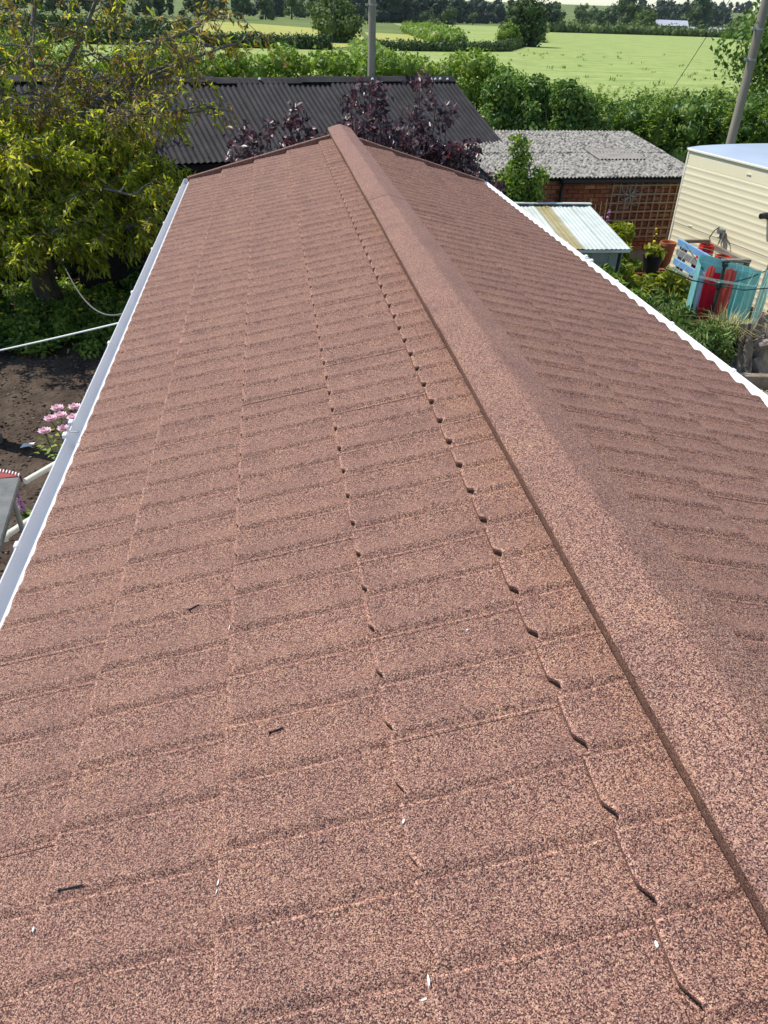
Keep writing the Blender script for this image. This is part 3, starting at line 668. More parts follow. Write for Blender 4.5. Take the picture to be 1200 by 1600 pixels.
for k in range(11): put(ss, 'wall_board', MB().box((X1 - .06 + .004 * (k % 2), YA + .20 + k * .165, .72), (.02, .16, 1.40)), M['shedwall'])
put(ss, 'back_wall', MB().box(((X0 + X1) / 2, YB - .06, .82), (X1 - X0 - .1, .02, 1.64)), M['shedwall'])
put(ss, 'back_wall', MB().box((X0 + .04, (YA + YB) / 2, .72), (.02, YB - YA - .2, 1.40)), M['shedwall'])

# ================================================================== POLES AND WIRES
def upole(x, y, h, r, lab, straps=()):
    t = thing('utility_pole', lab, 'pole', (x, y, 0))
    obj('shaft', MB().tube([(0, 0, -.2), (0, 0, 1.5), (.01, 0, 3.2), (-.01, 0, 5), (0, 0, h)], [r, r * .97, r * .94, r * .9, r * .82], 14), M['pole'], t, smooth=True)
    for z in straps:
        s_ = obj('strap', MB().lathe([(r * .99, -.025), (r * 1.02, -.022), (r * 1.02, .022), (r * .99, .025)], (0, 0, z), 14), M['steel'], t)
        obj('bracket', MB().bevbox((-r - .05, -.03, z), (.10, .05, .07), .01), M['steel'], s_)
    return t
upole(3.62, 30.0, 8.0, .135, 'pale wooden utility pole rising behind the black shed roof', (4.55,))
upole(12.75, 22.0, 8.0, .125, 'weathered wooden utility pole beside the cream caravan at right', (4.30, 3.62))
def wire(name, lab, cat, a, b, sag, r, mat, n=24):
    a, b = Vector(a), Vector(b); pts = [a.lerp(b, i / n) - Vector((0, 0, sag * 4 * (i / n) * (1 - i / n))) for i in range(n + 1)]
    return tag(obj(name, MB().tube(pts, r, 6), M[mat], smooth=True), lab, cat)
wire('stay_wire', 'thin dark stay wire left of the pole behind the black shed', 'wire', (2.50, 30.0, 6.4), (2.30, 31.2, 2.2), 0, .012, 'cable')
wire('telephone_wire', 'thin dark wire slanting down across the pale green field', 'wire', (12.1, 22, 5.6), (12.62, 26.2, 2.35), .05, .010, 'cable')
wire('power_line', 'thin wire crossing the patch of sky at top right', 'wire', (6, 60, 7.9), (60, 62, 5.2), .3, .012, 'cable')
wire('washing_line', 'taut white washing line running left from the gutter', 'cord', (-.945, 4.74, 2.665), (-3.72, 6.47, 1.58), .02, .006, 'cord_white')
wire('loose_cord', 'grey cord sagging from the tree to the left gutter', 'cord', (-.95, 5.0, 2.64), (-2.79, 11.0, 1.28), .22, .007, 'cord_grey')

# ================================================================== VEGETATION
def far_tree(name, lab, x, y, w_, h, mat, n=1600, k=16, trunk=.18, group=None, base=.12, shape='round', leaf=None, core=.72):
    z0 = rise(x, y); t = thing(name, lab, 'tree', (x, y, z0), group)
    obj('trunk', MB().tube([(0, 0, -.3), (.02 * h, 0, h * .3), (0, .02 * h, h * .62)], [w_ * .035 + .05, w_ * .028 + .04, .04], 7), M['bark'], t)
    c, r = [], []
    for i in range(k):
        a = rng.random() * 2 * pi; q = rng.random()
        zz_ = base + (1 - base) * (.06 + .84 * q)
        env = {'round': sqrt(max(.05, 1 - (2 * (q - .42)) ** 2)), 'cone': 1.05 - q * .9, 'dome': sqrt(max(.06, 1 - (q * .95) ** 2)), 'tall': sqrt(max(.08, 1 - (1.9 * (q - .5)) ** 2))}[shape]
        rr = env * w_ * .5 * sqrt(rng.random()) * .78; c.append((rr * cos(a), rr * sin(a), zz_ * h * .93)); r.append(w_ * rng.uniform(.13, .25) * (.6 + .4 * env))
    L = leaf or max(.16, w_ * .055)
    leaf_obj(t, 'crown', M[mat], [clump_leaves(c, r, n, L, .75, .5, .3, .85, core=core)], world=False)
    return t
def far_wood(name, lab, pts, hmin, hmax, depth, n, mat, spacing, leaf):
    c, r = [], []
    for (xa, ya), (xb, yb) in zip(pts, pts[1:]):
        m_ = max(1, int(hypot(xb - xa, yb - ya) / spacing))
        for i in range(m_):
            for j in range(2):
                t = (i + rng.random()) / m_; dx, dy = yb - ya, xa - xb; l = hypot(dx, dy); o = (rng.random() - .5) * depth
                x, y = xa + (xb - xa) * t + dx / l * o, ya + (yb - ya) * t + dy / l * o; h = rng.uniform(hmin, hmax); z = rise(x, y)
                for q in range(4):
                    rr = h * rng.uniform(.16, .26); c.append((x + rng.normal() * h * .13, y + rng.normal() * h * .13, z + h * (.22 + .62 * q / 3) - rr * .2)); r.append(rr)
    V, F = clump_leaves(c, r, n, leaf, .8, .5, .3, 1.0, core=.8); o = obj(name, np_mesh(name, V, F), M[mat]); o['kind'] = 'stuff'; o['label'] = lab; o['category'] = 'wood'
    return o
def hedge(name, lab, pts, width, h, n, L, mat, group=None, asp=.55, step=.6, rough=.18, cat='hedge', stems=True, hv=None):
    """leafy bank along a polyline; hv: per-point heights"""
    x0, y0 = pts[0][:2]; t = thing(name, lab, cat, (x0, y0, 0), group); c, r = [], []
    hs = hv or [h] * len(pts); sm = MB()
    for i, ((xa, ya), (xb, yb)) in enumerate(zip(pts, pts[1:])):
        l = hypot(xb - xa, yb - ya); m_ = max(2, int(l / step)); nx, ny = (yb - ya) / l, -(xb - xa) / l
        for j in range(m_):
            u_ = (j + .5) / m_; hh = (hs[i] * (1 - u_) + hs[i + 1] * u_) * rng.uniform(1 - rough, 1 + rough * .6)
            for o in np.linspace(-.5, .5, max(2, int(width / step))):
                for zf in (.25, .6, .88):
                    rad = step * rng.uniform(.6, .95) * (1 if zf < .8 else .85)
                    c.append((xa + (xb - xa) * u_ + nx * o * width * (1.05 - .25 * zf) + rng.normal() * .12 * step, ya + (yb - ya) * u_ + ny * o * width * (1.05 - .25 * zf) + rng.normal() * .12 * step, max(rad * .5, hh * zf - rad * .35 + rng.normal() * .1 * step))); r.append(rad)
            if stems and j % 2 == 0:
                bx, by = xa + (xb - xa) * u_, ya + (yb - ya) * u_; sm.tube([(bx, by, -.05), (bx + rng.normal() * .1, by + rng.normal() * .1, hh * .75)], [.03 * (1 + h * .3), .01], 5)
    if sm.v: put(t, 'stems', sm, M['bark'])['kind'] = 'stuff'
    leaf_obj(t, 'foliage', M[mat], [clump_leaves(c, r, n, L, asp, .55, .3, 1.0, core=.62)])
    return t

# ---- distance, far to near
far_wood('distant_wood', 'dark wood along the far field edge behind the left pole', [(55, 560), (150, 760), (262, 960)], 15, 24, 40, 11000, 'lf_far3', 12, 2.6)
far_wood('distant_wood', 'dark wood beyond the yellow field at far left', [(-190, 420), (-60, 455), (-8, 470)], 9, 15, 24, 6000, 'lf_far', 9, 1.6)
far_wood('distant_wood', 'hazy blue green wood behind the pale barn', [(420, 1010), (560, 1150), (640, 1180)], 19, 29, 60, 6000, 'lf_far3', 17, 3.2)
far_wood('distant_wood', 'wood of mixed trees behind the far hedge left of the tall dark tree', [(235, 800), (330, 860), (400, 960)], 12, 20, 40, 6000, 'lf_far', 13, 2.2)
far_wood('distant_hill_wood', 'line of trees along the far hilltop below the sky', [(900, 1880), (1010, 1850), (1090, 1830)], 12, 22, 60, 4200, 'lf_far3', 17, 3.5)
far_wood('distant_hill_wood', 'long dark hedge line across the far hillside', [(560, 1330), (700, 1300), (840, 1250)], 4, 6, 10, 2600, 'lf_far3', 9, 2.4)
far_wood('distant_wood', 'bluish wood at the top edge beyond the left fields', [(-30, 700), (60, 760), (140, 900)], 13, 21, 40, 4200, 'lf_far3', 14, 2.6)
for a in [('rounded_tree', 'dark rounded bush alone at the top left field edge', 1.9, 478, 11, 12.5, 'lf_far', 1500, 16, 'dome'),
          ('broad_tree', 'broad tree right of the dark rounded bush by the far wood', 18, 560, 17, 15, 'lf_far2', 1700, 16, 'round'),
          ('broad_tree', 'lighter tree behind the leafy field tree left of the pole', 36, 640, 17, 18, 'lf_far', 1700, 16, 'round'),
          ('field_tree', 'leafy green tree in the hedge just left of the pole', 12.2, 155, 9.6, 7.0, 'lf_far2', 5200, 26, 'round'),
          ('round_bush', 'large round bush before the dark wood right of the pole', 124, 592, 17, 11, 'lf_far', 1500, 14, 'dome'),
          ('round_bush', 'middle sized round bush left of the large round bush', 106, 577, 13, 9, 'lf_far', 1200, 12, 'dome'),
          ('round_bush', 'small upright bush right of the large round bush', 155, 661, 9, 10, 'lf_far2', 1000, 10, 'tall'),
          ('round_bush', 'low spreading bush at the edge of the pale field', 108, 566, 11, 4, 'lf_far2', 800, 10, 'dome'),
          ('field_tree', 'big rounded dark green tree standing alone in the field', 49.4, 167, 9.4, 8.6, 'lf_far', 5600, 30, 'round'),
          ('field_bush', 'bright green bush at the left foot of the big field tree', 45.6, 163.5, 5.2, 4.3, 'lf_bright', 2600, 16, 'dome'),
          ('conifer', 'dark conifer rising behind the big rounded field tree', 130, 405, 12, 19, 'lf_far3', 2000, 18, 'tall'),
          ('roadside_tree', 'small light green tree right of the dark conifer', 226, 690, 17, 14, 'lf_far2', 1300, 14, 'round'),
          ('roadside_tree', 'tall pale tree in the far hedge above the hut', 250, 690, 15, 19, 'lf_far2', 1500, 16, 'tall'),
          ('roadside_tree', 'middle green tree between the hut and tall dark tree', 258, 668, 17, 15, 'lf_far', 1400, 14, 'round'),
          ('tall_tree', 'tall dark tree left of the pale barn', 272, 650, 27, 27, 'lf_far', 2400, 22, 'round'),
          ('wide_bush', 'wide leafy bush in front of the pale barn', 193, 444, 18.5, 10.5, 'lf_far2', 2400, 22, 'dome'),
          ('tall_tree', 'tall broad dark tree right of the pale barn', 396, 797, 37, 34, 'lf_far', 2800, 24, 'round'),
          ('round_bush', 'dark round bush before the low grey shed roof', 251, 494, 9.5, 8, 'lf_far', 1200, 12, 'dome'),
          ('hedge_tree', 'green tree in the far hedge left of the right pole', 212, 383, 14, 9.5, 'lf_far2', 1800, 16, 'round'),
          ('hedge_tree', 'green tree in the far hedge behind the right pole', 212, 352, 14, 11, 'lf_far2', 1800, 16, 'round')]:
    far_tree(a[0], a[1], a[2], a[3], a[4], a[5], a[6], a[7], a[8], shape=a[9], base=.0)
hedge('field_hedge', 'low hedge along the far edge of the big pale field', [(60, 200), (118, 396), (190, 430), (262, 444), (300, 430)], 3, 2.0, 9000, 1.1, 'lf_far2', 'hedges between the fields', .8, 4, stems=False)
hedge('field_hedge', 'dark clipped hedge left of the leafy field tree', [(-60, 112), (-20, 116), (9, 122)], 1.8, 1.7, 15000, .34, 'lf_far', 'hedges between the fields', .7, .9, .06)
hedge('field_hedge', 'low dark hedge between the pole and the big field tree', [(13, 124), (26, 129), (37, 137), (46, 160)], 1.5, 1.2, 10000, .32, 'lf_far', 'hedges between the fields', .7, .9, .08)
hedge('field_hedge', 'hedge beyond the left field seen through the thin tree', [(-90, 160), (-33, 164), (-12, 166)], 2.5, 2.4, 8000, .5, 'lf_far', 'hedges between the fields', .7, 2)
hedge('field_hedge', 'pale green hedge running away from the garden beside the pole', [(7.8, 44), (10, 70), (13, 120)], 2.2, 1.45, 9000, .2, 'lf_bright', 'hedges between the fields', .6, 1.1, .06)
hedge('field_scrub', 'strip of rough scrub between the yellow and pale fields', [(36, 172), (40, 220), (48, 290)], 5, .9, 7000, .5, 'lf_bright', 'hedges between the fields', .7, 2.2, .4, stems=False)
def barn(lab, x, y, L_, W_, he, hr, rot, wallm, group=None):
    t = thing('barn', lab, 'barn', (x, y, 0), group); R = Matrix.Rotation(rot, 3, 'Z')
    put_ = lambda nm, mb, mt_: obj(nm, mb, M[mt_], t)
    for s in (-1, 1):
        put_('wall', MB().box(R @ Vector((0, s * (W_ / 2 - .15), he / 2)), (L_, .3, he), R), wallm)
        put_('end_wall', MB().box(R @ Vector((s * (L_ / 2 - .1), 0, he / 2)), (.3, W_ - .6, he), R), wallm)
        P = [[tuple(R @ Vector((x_, s * (W_ / 2 + .5), he - .2))), tuple(R @ Vector((x_, 0, hr)))] for x_ in np.linspace(-L_ / 2 - .5, L_ / 2 + .5, 9)]
        put_('roof_slope', MB().grid(P if s > 0 else P[::-1], (0, 0, -.15)), 'barn_roof')
    for k in range(4): put_('doorway', MB().box(R @ Vector((-L_ * .36 + k * L_ * .24, -W_ / 2 - .02, he * .42)), (L_ * .17, .1, he * .8), R), 'gutter_black')
barn('long pale roofed open barn among the far trees', 330, 704, 25, 13, 4.6, 8.2, -.25, 'barn_wall')
barn('low grey roofed shed half hidden by a round far bush', 282, 548, 24, 8, 2.4, 4.2, -.2, 'barn_wall')
t = thing('field_hut', 'tiny white and brown hut at the far field edge', 'hut', (234, 612, 0))
obj('white_wall', MB().bevbox((-1.2, 0, 1.4), (2.2, 2.5, 2.8), .08), M['barn_white'], t); obj('brown_wall', MB().bevbox((1.0, 0, 1.5), (2.1, 2.5, 3.0), .08), M['barn_brown'], t); obj('roof', MB().bevbox((0, 0, 3.08), (4.8, 2.9, .14), .04), M['barn_wall'], t)

# ---- hedge bank behind the garden
hedge('garden_hedge', 'tall leafy hedge behind the black shed', [(-16, 31.5), (-6, 31.2), (1, 31.2), (4.5, 32.3), (7.6, 32.6), (9.6, 32.6)], 2.6, 3.25, 56000, .17, 'lf_bright', None, .5, .75, .14)
hedge('garden_hedge', 'wild overgrown hedge bank behind the brick outhouse', [(8.2, 31.2), (11, 30.2), (14, 29.6), (18, 29.8), (26, 30.5)], 3.0, 2.0, 44000, .16, 'lf_green', None, .4, .75, .25, hv=[2.5, 2.25, 2.1, 2.15, 2.4])
hedge('garden_shrub', 'tall dark shrub beside the right end of the black shed', [(7.2, 26.8), (8.6, 26.2), (9.8, 26.6)], 2.0, 2.6, 20000, .15, 'lf_green', None, .5, .7, .22, cat='shrub', hv=[2.55, 2.7, 2.1])
def stalks(name, lab, pts, h, n, mat, L=.12, cat='plant', spread=.3, asp=.3, group=None):
    """upright weedy stems with leaves"""
    x0, y0 = pts[0]; t = thing(name, lab, cat, (x0, y0, 0), group); sm = MB(); LP = []
    for k in range(n):
        x, y = pts[rng.integers(len(pts))]; x += rng.normal() * spread; y += rng.normal() * spread; hh = h * rng.uniform(.6, 1.1); l = rng.normal(size=2) * .12 * hh
        q = polyline((x, y, 0), (x + l[0], y + l[1], hh), 5, .02); sm.tube(q, [.008, .007, .006, .005, .003], 4)
        m_ = max(5, int(hh / .05)); tt = .25 + .75 * rng.random(m_); P = np.stack([np.interp(tt, np.linspace(0, 1, 5), q[:, i]) for i in range(3)], 1)
        a = rng.random(m_) * 2 * pi; D = np.stack([np.cos(a), np.sin(a), .5 - .9 * rng.random(m_)], 1); N = np.tile([0, 0, 1.], (m_, 1)) + .3 * rng.normal(size=(m_, 3))
        LP.append(leaves(P, D, N, L * (.6 + .8 * rng.random(m_)) * (1.15 - .5 * tt), L * asp * (1.15 - .5 * tt), .1, .15))
    put(t, 'stems', sm, M['stem'])['kind'] = 'stuff'; leaf_obj(t, 'leaves', M[mat], LP); return t
stalks('nettle_patch', 'tall weeds growing along the wild hedge bank', [(8 + .5 * i, 28.6 + (i % 5) * .5) for i in range(30)], 2.3, 560, 'lf_bright', .2, 'weeds', .35, .4)
far_tree('hawthorn_tree', 'leafy tree reaching in from the right behind the pole', 16.4, 24.2, 5.6, 6.3, 'lf_green', 9000, 26, base=.46, leaf=.16, core=.3)
tf = []
for k in range(260):
    y = 36 + 110 * rng.random() ** 1.6; x0 = max(11, y * .20); x = x0 + rng.random() * (y * .75); m_ = 7
    P = np.tile([x, y, .05], (m_, 1)) + rng.normal(size=(m_, 3)) * [.15, .15, 0]; D = np.stack([rng.normal(size=m_) * .3, rng.normal(size=m_) * .3, np.ones(m_)], 1)
    tf.append(leaves(P, D, rng.normal(size=(m_, 3)), rng.uniform(.2, .5) * (.6 + .5 * rng.random(m_)), .09, .05, .05))
V = np.concatenate([q[0] for q in tf]); F = np.concatenate([q[1] + i * 28 for i, q in enumerate(tf)])
o = obj('field_weeds', np_mesh('field_weeds', V, F), M['lf_bright']); o['kind'] = 'stuff'

# ---- thin yellow green tree at left
def big_tree():
    t = thing('yellow_green_tree', 'large spreading tree with drooping yellow green leaves left of the roof', 'tree', (-3.56, 12.85, 0))
    tr_ = MB(); br = MB(); tw = MB(); LP, LB = [], []
    top = np.array((-3.75, 13.0, 1.75))
    q = polyline((-3.56, 12.85, -.1), top, 7, .012); tr_.tube(q, [.26, .21, .19, .18, .17, .16, .15], 12)
    tr_.tube(polyline((-4.62, 13.3, -.1), (-4.9, 13.4, 2.1), 6, .012), [.22, .19, .17, .16, .15, .13], 10)
    t2 = np.array((-4.9, 13.4, 2.1))
    tips = [(-3.2, 11.5, 1.35), (-4.1, 11.7, 1.3), (-2.3, 11.8, 1.3), (-2.0, 11.9, 1.55), (-2.9, 11.2, 1.7), (-3.6, 11.4, 2.2), (-1.75, 13.0, 1.9), (-2.4, 12.2, 2.4), (-2.2, 12.6, 3.0), (-1.3, 13.2, 3.6), (-2.7, 13.6, 5.6), (-3.4, 12.4, 5.4), (-1.9, 14.2, 4.9), (-3.0, 11.3, 2.6), (-1.9, 11.6, 2.1), (-4.4, 11.2, 3.0), (-2.6, 14.6, 3.4), (-1.5, 12.5, 2.4), (-3.7, 11.6, 4.2), (-.5, 13.2, 3.85), (-.9, 12.9, 3.1), (-.6, 13.4, 4.3), (-1.4, 12.2, 3.2)]
    tips2 = [(-5.9, 12.6, 4.4), (-6.7, 13.4, 3.6), (-5.3, 14.6, 5.3), (-4.6, 12.8, 5.8), (-6.0, 11.8, 2.7), (-5.2, 11.4, 2.2), (-4.4, 11.6, 1.6), (-4.9, 12.0, 2.9), (-7.4, 12.9, 2.9)]
    limbs = [(top, np.array(p)) for p in tips] + [(t2, np.array(p)) for p in tips2]
    for a, b in limbs:
        n = 8; tt = np.linspace(0, 1, n)[:, None]; mid = (a + b) / 2 + [0, 0, .25 * np.linalg.norm(b - a) * .6]
        q = (1 - tt) ** 2 * a + 2 * tt * (1 - tt) * mid + tt ** 2 * b; q[1:-1] += rng.normal(size=(n - 2, 3)) * .05
        br.tube(q, list(np.linspace(.06, .014, n)), 7)
        nb_ = 21
        for k in range(nb_):
            s = .22 + .78 * (k + rng.random()) / nb_; p = np.array([np.interp(s, tt[:, 0], q[:, i]) for i in range(3)])
            d = rng.normal(size=3); d[2] = .25 * d[2] + .1; d = d / np.linalg.norm(d); l = rng.uniform(.5, 1.15) * (1.15 - .45 * s)
            e_ = p + d * l + [0, 0, -.10 * l]
            if e_[0] > -1.05 and e_[1] < 10.2: continue
            bq = polyline(p, e_, 6, .035); tw.tube(bq, [.018, .015, .012, .010, .008, .005], 5)
            for j in range(7):
                s2 = .2 + .8 * (j + rng.random()) / 7; p2 = np.array([np.interp(s2, np.linspace(0, 1, 6), bq[:, i]) for i in range(3)])
                d2 = d * .5 + rng.normal(size=3) * .7; d2[2] -= .25; d2 = d2 / np.linalg.norm(d2); l2 = rng.uniform(.16, .42)
                tq = np.array([p2, p2 + d2 * l2 * .5 + [0, 0, .02], p2 + d2 * l2 + [0, 0, -.06]]); tw.tube(tq, [.006, .005, .003], 4, False)
                z = p2[2]; low = z < 2.9; dens = 13 if low else (7 if rng.random() < .55 else 3)
                for c_ in range(2 if low else 1):
                    m_ = dens; u_ = rng.random(m_); P = tq[0] + (tq[2] - tq[0]) * u_[:, None] + rng.normal(size=(m_, 3)) * .025
                    D = d2 * .5 + rng.normal(size=(m_, 3)) * .55; D[:, 2] -= .32; N = rng.normal(size=(m_, 3)) * .5 + [-.45, -.1, .9]
                    L = rng.uniform(.07, .13, m_); bronze = (z > 2.9 and rng.random() < .62) or rng.random() < .07
                    (LB if bronze else LP).append(leaves(P, D, N, L, L * .36, .08, .15))
    put(t, 'trunk', tr_, M['bark'], smooth=True); put(t, 'limbs', br, M['bark_pale'], smooth=True); put(t, 'twigs', tw, M['bark_pale'])['kind'] = 'stuff'
    leaf_obj(t, 'foliage', M['lf_tree'], LP); b_ = leaf_obj(t, 'bronze_foliage', M['lf_bronze'], LB); b_['label'] = 'sparser bronze tinged leaves of the upper crown'
big_tree()
hedge('evergreen_hedge', 'dark shaded hedge behind the yellow green tree trunk', [(-9, 16.2), (-6, 15.8), (-3.6, 15.3), (-1.9, 14.7)], 1.4, 2.0, 16000, .13, 'lf_dark', None, .5, .55, .12)

# ---- leafy border under the tree, with poppies
cen, rad = [], []
for k in range(420):
    x = rng.uniform(-7.5, -.9); y = 10.95 + (13.9 - 10.95) * rng.random(); hgt = .10 + .28 * rng.random() * min(1, (y - 10.8) / 1.2); cen.append((x, y, hgt * .6)); rad.append(rng.uniform(.10, .24))
V, F = clump_leaves(cen, rad, 26000, .075, .6, .5, .7, .8); o = obj('ground_cover', np_mesh('ground_cover', V, F), M['lf_bright']); o['kind'] = 'stuff'
big = []
for k in range(130):
    x = rng.uniform(-5.6, -1.1); y = rng.uniform(10.95, 12.2); m_ = 5; a = rng.random(m_) * 2 * pi
    big.append(leaves(np.tile([x, y, .12], (m_, 1)), np.stack([np.cos(a), np.sin(a), .35 + .4 * rng.random(m_)], 1), np.tile([0, 0, 1.], (m_, 1)), rng.uniform(.12, .22), rng.uniform(.10, .16), .05, .25))
V = np.concatenate([q[0] for q in big]); F = np.concatenate([q[1] + i * 20 for i, q in enumerate(big)]); o = obj('broad_leaf_weeds', np_mesh('broad_leaf_weeds', V, F), M['lf_green']); o['kind'] = 'stuff'
pp = None
def petals(n, r, cup, mat, parent, name='petal', w_=.9):
    a = np.arange(n) * 2 * pi / n + rng.random(); D = np.stack([np.cos(a), np.sin(a), np.full(n, cup)], 1); N = np.stack([-np.cos(a) * cup, -np.sin(a) * cup, np.ones(n)], 1)
    V, F = leaves(np.zeros((n, 3)), D, N, r, r * w_, .02, -.05); return obj(name, np_mesh(name, V, F), M[mat], parent)
for k in range(22):
    x = rng.uniform(-4.4, -1.5); y = rng.uniform(11.3, 12.9); h = rng.uniform(.40, .60)
    if pp is None:
        t = thing('yellow_poppy', 'small yellow poppy flower in the shaded border under the tree', 'flower', (x, y, 0), 'yellow poppies under the tree'); pp = t
        obj('stem', MB().tube([(0, 0, 0), (.01, 0, .25), (0, .01, .5)], [.004, .0035, .003], 5), M['stem'], t)
        f_ = petals(5, .058, .35, 'yellow', t); f_.location = (0, 0, .5); g_ = petals(4, .035, .8, 'yellow', t); g_.location = (0, 0, .502)
    else:
        t = pp.copy(); C.objects.link(t); t.location = (x, y, 0); t.rotation_euler = (0, 0, rng.random() * 6); t.scale = (1, 1, h / .5)
        for ch in list(pp.children):
            c_ = ch.copy(); C.objects.link(c_); c_.parent = t

# ---- purple leaved shrubs behind the gable
def shrub(name, lab, stems, n, L, mat, asp=.5, cat='shrub', r=.22, hang=.25, sq=1.0, upb=.2, extra=None):
    """stems: (x, y, z) tips with (x0, y0) foot; leaves gather along the upper part of each"""
    x0, y0 = stems[0][3:5]; t = thing(name, lab, cat, (x0, y0, 0)); sm = MB(); c, rr = [], []
    for (x, y, z, fx, fy) in stems:
        q = polyline((fx, fy, 0), (x, y, z), 6, .03); sm.tube(q, list(np.linspace(.022, .005, 6)), 5)
        for s in np.linspace(.35, 1.0, 8):
            p = np.array([np.interp(s, np.linspace(0, 1, 6), q[:, i]) for i in range(3)]); w_ = r * (1.25 - .75 * s) * rng.uniform(.7, 1.2)
            c.append(p + rng.normal(size=3) * w_ * .5 + [0, 0, -.3 * w_]); rr.append(w_)
    put(t, 'stems', sm, M['bark'])['kind'] = 'stuff'; leaf_obj(t, 'foliage', M[mat], [clump_leaves(c, rr, n, L, asp, .25, upb, sq, hang=hang)]); return t
st = []
for x, z in [(-.35, 2.62), (-.15, 3.0), (.02, 3.12), (.12, 2.9), (.40, 3.18), (.62, 2.95), (.85, 2.9), (1.15, 3.28), (1.22, 3.55), (1.30, 3.58), (1.36, 3.3), (1.62, 3.1), (1.75, 3.3), (1.93, 3.58), (1.98, 3.5), (2.12, 3.36), (2.2, 3.2), (2.3, 3.22), (2.42, 3.0), (2.55, 2.9), (2.72, 2.72), (2.86, 2.55), (3.02, 2.4), (2.0, 3.0), (2.5, 2.6), (2.8, 2.3), (1.5, 2.9), (.2, 2.7), (.5, 2.85), (.75, 3.05), (.98, 3.05), (1.05, 3.2), (1.5, 3.15), (-.25, 2.85), (.3, 3.0), (1.8, 3.0), (2.3, 2.8), (2.65, 2.5), (2.95, 2.25)]:
    st.append((x, 10.75 + rng.normal() * .28, z, 1.3 + (x - 1.3) * .7, 10.9))
shrub('purple_shrub', 'glossy dark purple leaved shrub rising behind the roof gable', st, 36000, .078, 'lf_purple', .62, r=.33, hang=.1)
st = [(4.10 + dx * 1.15, 13.5 + dy * .8, z - .22, 4.12, 13.5) for dx, dy, z in ((0, 0, 2.98), (.08, .05, 2.8), (-.12, 0, 2.75), (.2, 0, 2.55), (-.2, .1, 2.4), (.3, -.1, 2.3), (-.28, -.1, 2.2), (.38, 0, 2.2), (.1, -.2, 2.4), (-.05, -.2, 2.2), (.42, .1, 2.05), (0, .2, 2.5))]
shrub('green_shrub', 'small bright green shrub between the gable and brick outhouse', st, 16000, .075, 'lf_bright', .55, r=.27, hang=.2)

# ================================================================== LEFT SIDE OF THE HOUSE
def roses():
    t = thing('rose_bush', 'pink rose bush in bloom beside the left gutter', 'rose bush', (-2.05, 7.0, 0)); sm = MB(); LP = []
    heads = [(-2.18, 7.02, .93), (-2.07, 6.98, .98), (-1.97, 7.14, .99), (-2.03, 6.86, .90), (-1.90, 6.93, .86), (-2.22, 6.9, .86), (-1.88, 7.55, .96), (-1.74, 6.9, .85), (-1.82, 7.35, .82), (-2.12, 7.1, 1.0), (-1.95, 6.95, .97), (-2.02, 7.05, .88)]
    for hx, hy, hz in heads:
        q = polyline((-2.0 + rng.normal() * .06, 7.0 + rng.normal() * .06, 0), (hx, hy, hz), 6, .03); sm.tube(q, [.010, .009, .008, .006, .005, .004], 5)
        m_ = 26; u_ = .3 + .65 * rng.random(m_); P = np.stack([np.interp(u_, np.linspace(0, 1, 6), q[:, i]) for i in range(3)], 1) + rng.normal(size=(m_, 3)) * .05
        D = rng.normal(size=(m_, 3)); D[:, 2] *= .4; LP.append(leaves(P, D, rng.normal(size=(m_, 3)) * .4 + [0, 0, 1], .07, .045, .1, .1))
        b = thing('bloom', '', ''); 
        for kk in ('label', 'category'): del b[kk]
        bpy.data.objects.remove(b)
        V, F, off = [], [], 0
        for ring, (n_, r_, cup) in enumerate(((7, .074, .30), (6, .062, .7), (5, .047, 1.3), (4, .03, 2.5))):
            a = np.arange(n_) * 2 * pi / n_ + ring; Dd = np.stack([np.cos(a), np.sin(a), np.full(n_, cup)], 1); Nn = np.stack([-np.cos(a) * cup, -np.sin(a) * cup, np.ones(n_)], 1)
            v, f = leaves(np.tile([hx, hy, hz], (n_, 1)), Dd, Nn, r_, r_ * 1.25, -.06, -.12); V.append(v); F.append(f + off); off += len(v)
        put(t, 'bloom', np_mesh('bloom', np.concatenate(V), np.concatenate(F)), M['pink'])
    put(t, 'stems', sm, M['stem'])['kind'] = 'stuff'; leaf_obj(t, 'leaves', M['lf_bright'], LP)
roses()
def foxglove(lab, x, y, z, lean, mat='magenta', n=26, r=.05, foot=(0, 0)):
    t = thing('foxglove', lab, 'flower', (x + foot[0], y + foot[1], 0)); tip = np.array((-foot[0] + lean[0], -foot[1] + lean[1], z)); q = polyline((0, 0, 0), tip, 7, .01)
    obj('stem', MB().tube(q, list(np.linspace(.010, .004, 7)), 6), M['stem'], t)
    m_ = n; u_ = .52 + .47 * np.arange(m_) / m_; P = np.stack([np.interp(u_, np.linspace(0, 1, 7), q[:, i]) for i in range(3)], 1); a = np.arange(m_) * 2.4
    for kk in range(3):
        D = np.stack([np.cos(a + kk * .5), np.sin(a + kk * .5), np.full(m_, -.55)], 1); v, f = leaves(P, D, np.stack([np.cos(a), np.sin(a), np.full(m_, 1.2)], 1), r * (1.25 - u_ * .6), r * .75 * (1.25 - u_ * .6), .12, .1)
        obj('bells', np_mesh('bells', v, f), M[mat], t)
    a = rng.random(14) * 6.28; obj('leaves', np_mesh('lv', *leaves(np.stack([np.zeros(14), np.zeros(14), .05 + .3 * rng.random(14)], 1), np.stack([np.cos(a), np.sin(a), np.full(14, .5)], 1), np.tile([0, 0, 1.], (14, 1)), .18, .07, .1, .2)), M['lf_green'], t)
foxglove('pale pink foxglove spike leaning beside the grey work platform', -2.31, 6.35, .72, (-.12, -.05))
t = thing('leafy_seedling', 'pair of broad pale green leaves behind the white tube frame', 'plant', (-2.1, 6.62, 0)); 
